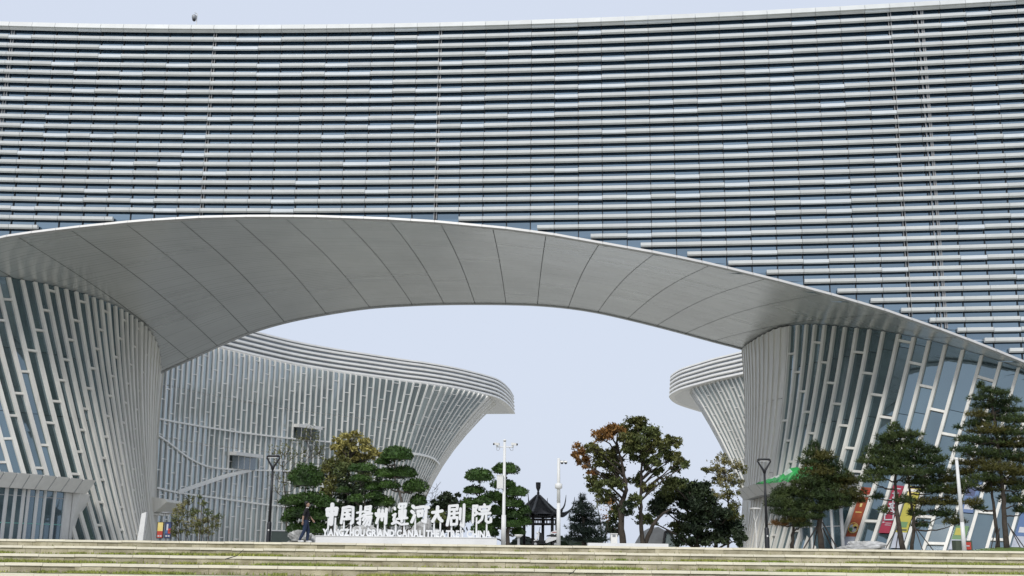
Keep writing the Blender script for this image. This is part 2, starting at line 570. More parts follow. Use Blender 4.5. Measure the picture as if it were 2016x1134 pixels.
# ------------------------------------------------------------------ soffit
_joints = [(-740, -40, 960), (-570, 60, 890), (-420, 140, 842), (-300, 215, 800), (-190, 255, 771), (-75, 312, 735), (33, 372, 707), (137, 428, 681), (247, 490, 655), (353, 560, 634), (460, 642, 617.5), (560, 728, 605), (672, 812, 599.5), (766, 874, 597.5), (867, 935, 597), (970, 996, 597.5), (1075, 1058, 599.5),
           (1180, 1119, 605), (1289, 1177, 614), (1399, 1236, 627), (1509, 1293, 641), (1624, 1350, 656), (1757, 1405, 671), (1890, 1465, 687), (2016, 1530, 710), (2150, 1600, 738), (2300, 1680, 775), (2420, 1760, 815), (2600, 1850, 862), (2700, 1930, 905)]
FJ, BJ = [], []
for uf, ub, vb in _joints:
    v = float(np.interp(uf, [e[0] for e in _fe], [e[1] for e in _fe]))
    p = on_facade(uf, v)
    p.z = ZF(p.x)
    FJ.append(p)
    BJ.append(at(ub, vb, BACKY))
FS, BS = catmull(FJ, 8), catmull(BJ, 8)
for i, p in enumerate(FS):                        # keep the front exactly on the facade line
    p.y = YF(p.x); p.z = ZF(p.x)
def spt(i, s):                                    # i: fine index along, s: 0 front .. 1 back
    p = FS[i].lerp(BS[i], s)
    p.z += 0.5 * math.sin(math.pi * s)            # gently vaulted
    return p
NS = 10
sv, sf = [], []
for i in range(len(FS)):
    for j in range(NS + 1):
        sv.append(spt(i, j / NS))
for i in range(len(FS) - 1):
    for j in range(NS):
        o = i * (NS + 1) + j
        sf.append((o, o + NS + 1, o + NS + 2, o + 1))
SOF = BVHTree.FromPolygons(sv, sf)
back = MB()
back.add([p + Vector((0, 0, .2)) for p in sv], sf)
back.build('soffit_backing', 'dark', theatre)
def soff(u, v):
    h = SOF.ray_cast(CAM, ray(u, v).normalized(), 400)
    return h[0]
NSP = 14
for b in range(len(FJ) - 1):
    m_ = MB(); m_.uv = []
    idx = [b * 8 + k for k in range(9)]
    def row(k, s):
        # shrink the bay a little at its joints
        i = idx[k]
        p = spt(i, s)
        if k == 0: p = p.lerp(spt(i + 1, s), .026 / max(.1, (spt(i + 1, s) - p).length))
        if k == 8: p = p.lerp(spt(i - 1, s), .026 / max(.1, (spt(i - 1, s) - p).length))
        return p
    ln = (FJ[b] - BJ[b]).length
    for k in range(9):
        for j in range(NSP + 1):
            m_.v.append(tuple(row(k, .002 + .996 * j / NSP)))
            m_.uv.append((b + .02 + .96 * k / 8, ln * (j / NSP) / .46 + b * .37))
    for k in range(8):
        for j in range(NSP):
            o = k * (NSP + 1) + j
            m_.f.append((o, o + NSP + 1, o + NSP + 2, o + 1)); m_.m.append(0)
    m_.build('soffit_panel', 'soffit', theatre, smooth=True)
# rear edge rim and rear wall of the block
rim = MB(); rw = MB()
for i in range(len(BS) - 1):
    a, b = BS[i], BS[i + 1]
    e = (b - a).normalized() * .0
    rim.hexa([a + Vector((0, -.02, -.10)), b + Vector((0, -.02, -.10)), b + Vector((0, .4, -.10)), a + Vector((0, .4, -.10)), a + Vector((0, -.02, .3)), b + Vector((0, -.02, .3)), b + Vector((0, .4, .3)), a + Vector((0, .4, .3))])
    rw.add([a + Vector((0, .41, 0)), b + Vector((0, .41, 0)), (b.x, b.y + .41, ZTOP), (a.x, a.y + .41, ZTOP)], [(0, 1, 2, 3)])
rim.build('rear_edge', 'soffit', theatre)
rw.build('rear_wall', 'grey', theatre)

# ------------------------------------------------------------------ ruled walls with fins
class Wall:
    def __init__(self, T, B, bulge=0.0, flare=None):
        self.T, self.B, self.bulge = T, B, bulge
        self.flare = flare or (lambda k: 1.0)
        self.n = len(T)
    def _i(self, A, k):
        k = min(max(k, 0), self.n - 1.0)
        i = min(int(k), self.n - 2)
        return A[i].lerp(A[i + 1], k - i)
    def P(self, k, h):
        t, b = self._i(self.T, k), self._i(self.B, k)
        w = h ** self.flare(min(max(k, 0), self.n - 1.0))
        p = b.lerp(t, w); p.z = b.z + (t.z - b.z) * h
        if self.bulge:
            p -= self.raw_n(k) * (self.bulge * 4 * h * (1 - h))
        return p
    def raw_n(self, k):
        d = self._i(self.T, k + .5) - self._i(self.T, k - .5) + self._i(self.B, k + .5) - self._i(self.B, k - .5)
        return Vector((d.y, -d.x, 0)).normalized()
    def fr(self, k, h):
        a, b = max(k - .5, 0), min(k + .5, self.n - 1)
        t = (self.P(b, h) - self.P(a, h)); t.z = 0
        t.normalize()
        up = (self.P(k, min(h + .04, 1)) - self.P(k, max(h - .04, 0))).normalized()
        n = t.cross(up).normalized()
        return t, n
    def find(self, u, v, k0=None):
        """(k, h) of the wall point seen at (u, v)"""
        best = None
        for i in range(int((self.n - 1) * 4) + 1):
            k = i / 4
            for j in range(0, 41):
                h = j / 40
                a, b = proj(self.P(k, h))
                e = (a - u) ** 2 + (b - v) ** 2
                if best is None or e < best[0]: best = (e, k, h)
        _, k, h = best
        dk, dh = .15, .015
        for _ in range(60):
            c = [(k + i * dk, h + j * dh) for i in (-1, 0, 1) for j in (-1, 0, 1)]
            e = [((proj(self.P(*q))[0] - u) ** 2 + (proj(self.P(*q))[1] - v) ** 2) for q in c]
            i = int(np.argmin(e))
            if i == 4: dk *= .6; dh *= .6
            k, h = c[i]
        return k, h
    def fin(self, k, w, d, h0=0.0, h1=1.0, n=10, inset=.05):
        m_ = MB()
        ring = []
        for i in range(n + 1):
            h = h0 + (h1 - h0) * i / n
            p = self.P(k, h); t, nn = self.fr(k, h)
            ring.append([p - t * w / 2 - nn * inset, p + t * w / 2 - nn * inset, p + t * w / 2 + nn * d, p - t * w / 2 + nn * d])
        m_.v = [tuple(p) for r_ in ring for p in r_]
        for i in range(n):
            for q in range(4):
                q2 = (q + 1) % 4
                m_.f.append((i * 4 + q, i * 4 + q2, i * 4 + 4 + q2, i * 4 + 4 + q)); m_.m.append(0)
        m_.f += [(3, 2, 1, 0), tuple(n * 4 + q for q in range(4))]; m_.m += [0, 0]
        return m_
    def pane(self, k0, k1, h0, h1, n=4, out=0.0):
        m_ = MB()
        for i in range(n + 1):
            h = h0 + (h1 - h0) * i / n
            for k in (k0, k1):
                t, nn = self.fr(k, h)
                m_.v.append(tuple(self.P(k, h) + nn * out))
        for i in range(n):
            m_.f.append((i * 2, i * 2 + 1, i * 2 + 3, i * 2 + 2)); m_.m.append(0)
        return m_
    def bar(self, k0, k1, h, hh, d, d0=-.03):
        """crossbar between k0 and k1 at level h, hh = half height in m"""
        H = max(.5, self.P((k0 + k1) / 2, 1).z - self.P((k0 + k1) / 2, 0).z)
        e = hh / H
        ps = []
        for hq in (h - e, h + e):
            for k, dd in ((k0, d), (k1, d), (k1, d0), (k0, d0)):
                t, nn = self.fr(k, min(max(hq, 0), 1))
                ps.append(self.P(k, min(max(hq, 0), 1)) + nn * dd)
        return MB().hexa(ps)
    def strip(self, kh, half, d, d0=-.03):
        """raised band through a list of (k, h)"""
        m_ = MB()
        for (k, h) in kh:
            p = self.P(k, h); t, nn = self.fr(k, h)
            up = Vector((0, 0, 1))
            m_.v += [tuple(p - up * half + nn * d0), tuple(p - up * half + nn * d), tuple(p + up * half + nn * d), tuple(p + up * half + nn * d0)]
        for i in range(len(kh) - 1):
            for q in range(4):
                q2 = (q + 1) % 4
                m_.f.append((i * 4 + q, i * 4 + 4 + q, i * 4 + 4 + q2, i * 4 + q2)); m_.m.append(0)
        m_.f += [(0, 1, 2, 3), tuple((len(kh) - 1) * 4 + q for q in (3, 2, 1, 0))]; m_.m += [0, 0]
        return m_

def make_leg(tops, bots, lean, extra_front, extra_back, bulge, zstep, phase, label):
    T = []
    for (u, v) in tops:
        p = soff(u, v)
        T.append(p if p else at(u, v, YF(20)))
    B = []
    for p, ub, ln in zip(T, bots, lean):
        Y = p.y + ln
        q = at(ub, 1070, Y); q.z = 0
        B.append(q)
    T = extra_front[0] + T + extra_back[0]
    B = extra_front[1] + B + extra_back[1]
    w = Wall(T, B, bulge)
    core = MB()
    return w

# left leg: tops and bottoms of the fins as seen
ltop = [(-430, 602), (-380, 587), (-335, 575), (-297, 567), (-262, 560), (-232, 555), (-202, 550), (-173, 546), (-144, 542), (-116, 539), (-89, 537), (-62, 536.5), (-36, 540), (-10, 543), (15, 545), (42, 550), (67, 554), (88, 558), (108, 563), (128, 568), (148, 573), (167, 578), (182, 584), (197, 589), (211, 595), (225, 601), (237, 607), (247, 613), (257, 619), (266, 626), (274, 633), (282, 641), (289, 650), (296, 660), (302, 671), (307, 684), (310, 700), (311, 718)]
lbot = [-225, -184, -147, -115, -85, -60, -36, -12, 12, 37, 61, 86, 107, 129, 150, 173, 195, 210, 225, 237, 248, 257, 264, 271, 276, 280, 284, 287, 290, 292.5, 294.5, 296.5, 298, 299.5, 300.5, 301.5, 302.3, 303]
V0 = Vector((0, 0, -99))
def seq(tops, bots, lean_a, lean_b):
    T, B = [], []
    n = len(tops)
    for i, ((u, v), ub) in enumerate(zip(tops, bots)):
        p = soff(u, v)
        if p is None:
            p = V0
        T.append(p.copy())
    for i in range(n - 1, -1, -1):                 # tops outside the soffit sheet continue the row
        if T[i].z < -90: T[i] = T[i + 1] * 2 - T[i + 2] if i + 2 < n else at(*tops[i], 100)
    if T[0].z < -90: T[0] = T[1]
    for i, ub in enumerate(bots):
        Y = T[i].y + lean_a + (lean_b - lean_a) * i / (n - 1)
        B.append(Vector((gx(ub, Y), Y, 0)))
    return T, B
LT, LB = seq(ltop, lbot, 3.2, -3.0)
print('left leg', [(round(p.x, 1), round(p.y, 1), round(p.z, 1)) for p in LT[::4] + [LT[-1]]], [(round(p.x, 1), round(p.y, 1)) for p in LB[::4] + [LB[-1]]])
e = LT[-1]; LT += [Vector((e.x - .6, BACKY + 1.5, e.z - .2)), Vector((e.x - 2.5, BACKY + 3, e.z - .8)), Vector((e.x - 6, BACKY + 4, e.z - 2))]
e = LB[-1]; LB += [Vector((e.x - .5, e.y + 1.6, 0)), Vector((e.x - 2.2, e.y + 3.2, 0)), Vector((e.x - 5.5, e.y + 4, 0))]
leftw = Wall(LT, LB, .35)

rtop = [(1466.5, 687), (1469, 683), (1473, 679.5), (1477.5, 676), (1483, 672.5), (1490, 668), (1498, 663), (1507, 658), (1517, 653), (1528, 648), (1541, 644), (1556, 641), (1573, 639), (1590, 638), (1607, 638), (1626, 639), (1645, 641), (1666, 643), (1689, 645), (1714, 648), (1741, 652), (1771, 657), (1801, 663), (1831, 670), (1863, 678), (1897, 688), (1934, 699), (1971, 711), (2006, 723), (2042, 737), (2080, 752), (2120, 768), (2165, 787), (2215, 810), (2270, 838), (2330, 870)]
rbot = [1460, 1461.5, 1463, 1465, 1467, 1469.5, 1472, 1475.5, 1479, 1484, 1490, 1497, 1505, 1514, 1524, 1536, 1550, 1567, 1585, 1605, 1625, 1650, 1681, 1712, 1744, 1779, 1816, 1857, 1898, 1938, 1978, 2020, 2068, 2122, 2180, 2245]
RT_, RB = seq(rtop, rbot, -3.0, 0.2)
print('right leg', [(round(p.x, 1), round(p.y, 1), round(p.z, 1)) for p in RT_[::4] + [RT_[-1]]], [(round(p.x, 1), round(p.y, 1)) for p in RB[::4] + [RB[-1]]])
e = RT_[0]; RT_ = [Vector((e.x + 6, BACKY + 4, e.z - 1.5)), Vector((e.x + 2.5, BACKY + 3, e.z - .6)), Vector((e.x + .6, BACKY + 1.5, e.z - .2))] + RT_
e = RB[0]; RB = [Vector((e.x + 5.5, e.y + 4, 0)), Vector((e.x + 2.2, e.y + 3.2, 0)), Vector((e.x + .5, e.y + 1.6, 0))] + RB
rightw = Wall(RT_, RB, .45)

def clad(wall, root_label, fin_w, fin_d, nose, step, dk, phase, hfloor, skip=lambda k, h: False):
    """leg wall: core sheet > fins, panes, crossbars"""
    core = MB()
    n = wall.n
    for k in range(n - 1):
        core.merge(wall.pane(k, k + 1, 0.0, 1.0, 8, -.12))
    leg = core.build('leg', 'dark', theatre)
    leg['label'] = root_label
    for k in range(n):
        m_ = wall.fin(k, fin_w(k), fin_d(k), 0, .995)
        m_.build('fin', 'fin', leg)
    for k in range(n - 1):
        H = wall.P(k + .5, 1).z
        if nose(k):                                # closed white cladding round the nose
            for a, b in ((0, .33), (.332, .66), (.662, .995)):
                wall.pane(k + .03, k + .97, a, b, 4, fin_d(k) * .72).build('cladding_panel', 'fin', leg)
            continue
        lv = sorted(z / H for z in [((phase + k * dk) % step) + step * q for q in range(int(H / step) + 1)] if .35 < z < H - .5)
        fl = sorted(z / H for z in hfloor if z < H - .4)
        cuts = [0.0] + sorted(lv + fl) + [1.0]
        for a, b in zip(cuts[:-1], cuts[1:]):
            if b - a < .012: continue
            e = .02 / H
            wall.pane(k, k + 1, a + e, b - e, 3, rnd.uniform(-.012, .004)).build('pane', 'glass_leg', leg)
        for h in lv:
            wall.bar(k, k + 1, h, .085, fin_d(k) * .8).build('crossbar', 'fin', leg)
    return leg
legL = clad(leftw, 'left flared leg with dark teal glass between close white fins', lambda k: .30 if k < 30 else .36 + min(.3, .06 * (k - 29)), lambda k: .20 if k < 30 else .32, lambda k: k > 31, 5.6, 1.77, 1.0, (4.4, 9.6, 14.6))
legR = clad(rightw, 'right flared leg with white ribs closing up at its inner edge', lambda k: .62 if k < 11 else (.62 - .05 * (k - 10) if k < 16 else max(.20, .31 - .007 * (k - 16))), lambda k: .32 if k < 14 else .20, lambda k: k < 14, 5.6, -1.77, 1.5, (4.4, 9.6, 14.6))
# ================================================================== the two halls behind the arch
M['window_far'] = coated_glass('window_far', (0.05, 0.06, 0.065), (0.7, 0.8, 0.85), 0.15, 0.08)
ZU = at(700, 737, 166).z                          # underside of the louvre band
ZT_ = at(680, 693, 166).z + 0.0                   # top of the band
def line_at(pts, z): return [at_z(u, v, z) for u, v in pts]
def resample(pts, n):
    pts = [Vector(p) for p in pts]
    L = [0.0]
    for a, b in zip(pts[:-1], pts[1:]): L.append(L[-1] + (b - a).length)
    out = []
    for i in range(n):
        s = L[-1] * i / (n - 1)
        j = max(0, min(len(L) - 2, int(np.searchsorted(L, s)) - 1))
        out.append(pts[j].lerp(pts[j + 1], (s - L[j]) / max(1e-6, L[j + 1] - L[j])))
    return out
def sweep_prof(curve, prof, closed=False):
    """prof: (outward, z) points swept along a plan curve; outward is to the right of travel"""
    m_ = MB(); n = len(prof); N = len(curve)
    for i, p in enumerate(curve):
        d = (curve[min(i + 1, N - 1)] - curve[max(i - 1, 0)]); d.z = 0; d.normalize()
        o = Vector((d.y, -d.x, 0))
        for a, z in prof: m_.v.append((p.x + o.x * a, p.y + o.y * a, z))
    for i in range(N - 1):
        for q in range(n):
            q2 = (q + 1) % n
            m_.f.append((i * n + q, (i + 1) * n + q, (i + 1) * n + q2, i * n + q2)); m_.m.append(0)
    m_.f += [tuple(range(n - 1, -1, -1)), tuple((N - 1) * n + q for q in range(n))]; m_.m += [0, 0]
    return m_
def hall(name, label, Tpx, Bpx, By, rim_px, back_px, flare, finw, find, nose, bands):
    root = thing(name, (0, 0, 0), label, 'building')
    T = line_at(Tpx, ZU - .05)
    B = [Vector((gx(u, y), y, 0)) for u, y in zip(Bpx, By)]
    w = Wall(T, B, 0.0, flare)
    core = MB()
    for k in range(w.n - 1): core.merge(w.pane(k, k + 1, 0, 1, 12, -.1))
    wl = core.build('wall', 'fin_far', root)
    # rim of the roof
    rimc = catmull(line_at(rim_px, ZU), 5)
    hgt = ZT_ - ZU
    nb = bands
    for i in range(nb):
        z0 = ZU + hgt * i / nb
        z1 = z0 + hgt / nb * .52
        sweep_prof(rimc, [(-.5, z0), (.30 - i * .05, z0), (.42 - i * .05, z0 + .06), (.36 - i * .05, z1), (-.5, z1)]).build('louver_band', 'fin_far', root)
    sweep_prof(rimc, [(-.2, ZU + .1), (-.1, ZU + .1), (-.1, ZT_ - .05), (-.2, ZT_ - .05)]).build('band_backing', 'band_gap', root)
    sweep_prof(rimc, [(-.6, ZT_ - .12), (.16, ZT_ - .12), (.12, ZT_ + .12), (-.6, ZT_ + .12)]).build('coping', 'fin_far', root)
    bk = line_at(back_px, ZU)
    poly = [p + Vector((0, 0, .02)) for p in rimc] + [p + Vector((0, 0, .02)) for p in bk]
    MB().add(poly, [tuple(range(len(poly)))]).build('eave_underside', 'white', root)
    poly = [Vector((p.x, p.y, ZT_ - .1)) for p in poly]
    MB().add(poly, [tuple(range(len(poly)))]).build('roof', 'grey', root)
    e = [rimc[-1]] + bk + [rimc[0]]
    rb = MB()
    for a, b in zip(e[:-1], e[1:]):
        rb.add([(a.x, a.y, ZU + .02), (b.x, b.y, ZU + .02), (b.x, b.y, ZT_ - .1), (a.x, a.y, ZT_ - .1)], [(0, 1, 2, 3)])
    rb.build('roof_edge', 'fin_far', root)
    return root, w, wl

# ---- left hall
knots = [(311, 735.0), (350, 715), (417, 680), (487, 697), (573, 716), (649, 729), (713, 738), (750, 743), (793, 749), (838, 753), (877, 759), (920, 768), (948, 774.5), (962, 779)]
# the band underside left of 417 is hidden behind the arch
tx = [290, 350, 417, 487, 573, 649, 713, 750, 793, 838, 877, 920, 948, 962, 972, 976]
tv = [640, 661, 680, 697, 716, 729, 738, 743.5, 749, 754.5, 760.5, 768.5, 775, 779, 786, 795]
bx = [262, 325, 394, 466, 553, 632, 692, 716, 738, 757, 772, 788, 799, 806, 811, 814]
us = [292.0]
while us[-1] < 961:
    us.append(us[-1] + float(np.interp(us[-1], [292, 560, 690, 760, 840, 880, 930, 965], [9.8, 10.2, 11.2, 13.0, 14.2, 11.8, 9.0, 7.5])))
us += [967.5, 971, 974, 975.8]
Tpx = [(u, float(np.interp(u, tx, tv))) for u in us]
Bpx = [float(np.interp(u, tx, bx)) for u in us]
Ttmp = line_at(Tpx, ZU - .05)
By = [p.y + float(np.interp(u, [292, 560, 700, 800, 900, 976], [1.0, 1.5, 2.5, 2.0, 0.0, -6.0])) for p, u in zip(Ttmp, us)]
rim_l = [(285, 639), (350, 662), (417, 681.5), (487, 698.5), (573, 717.5), (649, 730.5), (713, 739.5), (793, 750.5), (838, 756), (900, 766), (962, 780), (985, 789), (1001, 802), (1010, 815)]
def flare_l(k):
    u = us[int(min(k, len(us) - 1))]
    return float(np.interp(u, [292, 700, 800, 900, 976], [1.0, 1.0, 1.25, 1.6, 1.9]))
hallL, wL, wallL = hall('concert_hall', 'pale flared hall of vertical white fins seen through the arch at left', Tpx, Bpx, By, rim_l,
                [(945, 815.5), (800, 790), (600, 752), (400, 705), (285, 660)], flare_l, .34, .30, 0, 5)
def hall_fins(root, wall, w, us_, wid, dep, lo=0.0, nose=1e9, floors=(4.2, 8.4, 12.6, 16.8, 21.0), step=4.2, dk=1.35, phase=0.5, thr=0.0, solid=None):
    bars = MB()
    fcount = 0
    for k in range(w.n):
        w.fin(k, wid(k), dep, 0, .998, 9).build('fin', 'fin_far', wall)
    for k in range(w.n - 1):
        if us_(k) > nose: continue
        H = w.P(k + .5, 1).z
        cuts = [0.012] + [z / H for z in (6.3, 12.6, 18.9) if z < H - 1] + [.995]
        for a, b in zip(cuts[:-1], cuts[1:]):
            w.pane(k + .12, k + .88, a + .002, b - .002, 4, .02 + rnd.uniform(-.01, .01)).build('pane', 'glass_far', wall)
        z = (phase + k * dk) % step
        while z < H - .5:
            bars.merge(w.bar(k, k + 1, z / H, .055, dep * .6)); z += step
    tag(bars.build('crossbar_grid', 'fin_far', wall), kind='stuff')
hall_fins(hallL, wallL, wL, lambda k: us[int(k)], lambda k: .20 if us[int(k)] < 780 else .25, .20, nose=955)
# raised storey bands and the stair line on the wall
def wall_strip(root, w, px, half, d, name, m='fin_far', per=5):
    kh = [w.find(u, v) for u, v in px]
    c = catmull([Vector((k, h, 0)) for k, h in kh], per)
    return w.strip([(p.x, p.y) for p in c], half, d).build(name, m, root)
wall_strip(wallL, wL, [(304, 823), (380, 837), (470, 851), (560, 862), (650, 870)], .10, .27, 'storey_band')
wall_strip(wallL, wL, [(302, 853), (330, 872), (372, 903), (415, 920), (480, 925), (560, 927), (640, 929)], .10, .27, 'storey_band')
wall_strip(wallL, wL, [(306, 960), (350, 970), (430, 981), (520, 993), (600, 1001)], .10, .27, 'storey_band')
wall_strip(wallL, wL, [(348, 969), (400, 951), (450, 935), (492, 925)], .24, .34, 'stair_line')
wall_strip(wallL, wL, [(790, 892), (820, 893), (845, 899), (862, 912)], .16, .36, 'storey_band')
for (u0, u1, v0, v1) in ((581, 619, 838, 866), (454, 500, 893, 924)):   # two small loggias under flat canopies
    k0, h1 = wL.find(u0, v0); k1, _ = wL.find(u1, v0); _, h0 = wL.find((u0 + u1) / 2, v1)
    wL.bar(k0 - .4, k1 + .4, h1, .22, 1.3).build('canopy', 'white', wallL)
    wL.pane(k0, k1, h0, h1 - .008, 2, .36).build('window', 'window_far', wallL)
    for q in range(1, 4):
        k = k0 + (k1 - k0) * q / 4
        wL.fin(k, .12, .42, h0, h1 - .008, 2).build('window_bar', 'fin_far', wallL)
# ---- right hall
txr = [1358, 1361, 1364, 1384, 1411, 1453, 1468, 1500, 1560]
tvr = [772, 767, 763.5, 758, 750.5, 741.5, 738.5, 731, 715]
usr = [1358.5, 1360, 1362] + list(np.arange(1364, 1562, 8.5))
Tr = [(u, float(np.interp(u, txr, tvr))) for u in usr]
bxr = [float(np.interp(u, [1358, 1364, 1384, 1411, 1453, 1500, 1560], [1492, 1496, 1510, 1528, 1556, 1588, 1630])) for u in usr]
Tt = line_at(Tr, ZU - .05)
Byr = [p.y + float(np.interp(u, [1358, 1400, 1560], [-8, -1, 2])) for p, u in zip(Tt, usr)]
def flare_r(k):
    u = usr[int(min(k, len(usr) - 1))]
    return float(np.interp(u, [1358, 1400, 1480, 1560], [1.55, 1.45, 1.3, 1.1]))
rim_r = [(1392, 814), (1362, 805), (1340, 797.5), (1328, 790.5), (1322, 782), (1326, 777), (1336, 771), (1350, 765.5), (1384, 756), (1411, 749), (1453, 740), (1500, 729), (1560, 713)]
hallR, wR, wallR = hall('exhibition_hall', 'pale flared hall with a rounded ribbed roof tip peeping out left of the right leg', Tr, bxr, Byr, rim_r,
                [(1560, 800), (1480, 812)], flare_r, .34, .3, 0, 5)
hall_fins(hallR, wallR, wR, lambda k: 600, lambda k: .25, .20, phase=1.0, dk=-1.35)
# ================================================================== ground, terraces
M['paving'] = mat('paving', (0.40, 0.39, 0.35), 0.8, 0, 0.15, 0.6, 0.15)
M['earth'] = mat('earth', (0.16, 0.17, 0.07), 0.95, 0, 0.2, 0.5, 0.3, 6, col2=(0.22, 0.19, 0.11))
M['stone'] = per_object(mat('riser_stone', (0.30, 0.265, 0.16), 0.85, 0, 0.25, 1.6, 0.5, 25, col2=(0.64, 0.585, 0.43), detail=10), 0.2)
M['coping'] = per_object(mat('coping_stone', (0.78, 0.72, 0.56), 0.8, 0, 0.15, 3.0, 0.25, 30, col2=(0.86, 0.81, 0.66), detail=7), 0.07)
M['grass'] = per_object(mat('grass_blade', (0.19, 0.25, 0.04), 0.8, 0, 0.2, 0.35, col2=(0.36, 0.37, 0.09)), 0.35)
tag(MB().box(-2500, 2500, -2500, 2500, -2.4, -2.1).build('ground', 'paving'), kind='structure')
tag(MB().box(-400, 400, 48.2, 420, -.6, 0).build('plaza', 'paving'), kind='structure')
LEV = [(0.0, 48.0), (-.26, 43.2), (-.53, 38.4), (-.79, 35.6), (-1.05, 33.0), (-1.31, 30.4), (-1.57, 27.8), (-1.83, 25.0)]
XW = 30.0
names = ['topmost stone retaining wall edging the plaza', 'second stone terrace wall below the plaza edge', 'third stone terrace wall from the top with grass above it',
         'fourth stone terrace wall from the top, its foot in grass', 'lowest stone terrace wall at the bottom of the photo']
gv, gf = [], []
for i in range(len(LEV) - 1):
    z, y = LEV[i]
    zn, yn = LEV[i + 1]
    # tread in front of this wall, at the level of the next coping
    tag(MB().box(-XW - 60, XW + 60, yn + .34, y + .3, zn - .4, zn - .015).build('terrace', 'earth'), kind='structure')
    if i > 4: continue
    w = thing('retaining_wall', (0, y, z), names[i], 'wall', 'stone terrace walls below the plaza')
    x = -XW + rnd.random()
    row = []
    while x < XW:                                  # coping slabs
        L = rnd.choice((1.18, 1.2, 1.2, 1.22)) * (1.0 if rnd.random() < .85 else .6)
        dz, dy = rnd.gauss(0, .004), rnd.gauss(0, .006)
        g = .006
        t = .085
        m_ = MB()
        x0, x1 = x + g, x + L - g
        y0, y1 = y - .035 + dy, y + .36
        m_.hexa([(x0, y0, z - t + dz), (x1, y0, z - t + dz), (x1, y1, z - t + dz), (x0, y1, z - t + dz), (x0, y0 + .012, z + dz), (x1, y0 + .012, z + dz), (x1, y1, z + dz), (x0, y1, z + dz)])
        m_.build('coping_slab', 'coping', w)
        x += L
    x = -XW + rnd.random() * .5
    while x < XW:                                  # riser blocks
        L = rnd.uniform(.55, 1.15)
        d = rnd.gauss(0, .008)
        MB().box(x + .005, x + L - .005, y + .01 + d, y + .3, zn - .05, z - .088).build('stone_block', 'stone', w)
        x += L
    tag(MB().box(-XW, XW, y + .04, y + .33, zn - .3, z - .09).build('mortar', 'earth', w))
# grass growing at the foot of the risers
gr = random.Random(3)
def noise1(x, s):
    return math.sin(x * .7 + s) * .5 + math.sin(x * 1.9 + s * 2.3) * .3 + math.sin(x * 4.3 + s * .7) * .25
for i in range(0, len(LEV) - 2):
    zn = LEV[i + 1][1 - 1]; yb = LEV[i][1]
    dens = (.12, 1.0, .8, .9, 1.2, 1)[i]
    for q in range(int(22000 * dens)):
        x = gr.uniform(-26, 26)
        nn = noise1(x, i * 3.1) + noise1(x * .31, i * 1.7 + 2) * .8
        near = gr.random() ** 1.5
        y = yb - .02 - near * (.9 if i else .25)
        if nn < (-.25 if i != 0 else .75) and gr.random() < .93: continue
        hgt = gr.uniform(.03, .095) * (1 + max(0, nn) * .35) * (1 - .3 * near)
        a = gr.uniform(0, 3.14)
        wd = gr.uniform(.012, .03)
        lx, ly = gr.gauss(0, .03), gr.gauss(0, .03)
        o = len(gv)
        gv += [(x - wd * math.cos(a), y - wd * math.sin(a), zn - .02), (x + wd * math.cos(a), y + wd * math.sin(a), zn - .02), (x + lx, y + ly, zn + hgt)]
        gf.append((o, o + 1, o + 2))
g = MB(); g.v, g.f, g.m = gv, gf, [0] * len(gf)
tag(g.build('grass', 'grass'), kind='stuff')
# a few dry twigs lying against the risers
for (u, v, Y, a, L, lab) in ((443, 1101, 35.3, .5, .62, 'short dark twig leaning on the second lowest riser at left'), (1120, 1131, 32.7, .7, .3, 'stub of dark twig at the bottom edge of the photo')):
    p = at(u, v, Y)
    t = MB().tube([p, p + Vector((math.cos(a) * L * .6, .1, math.sin(a) * L * .35)), p + Vector((math.cos(a) * L, .05, math.sin(a) * L))], [.016, .012, .006], 6).build('twig', 'black')
    tag(t, lab, 'twig')

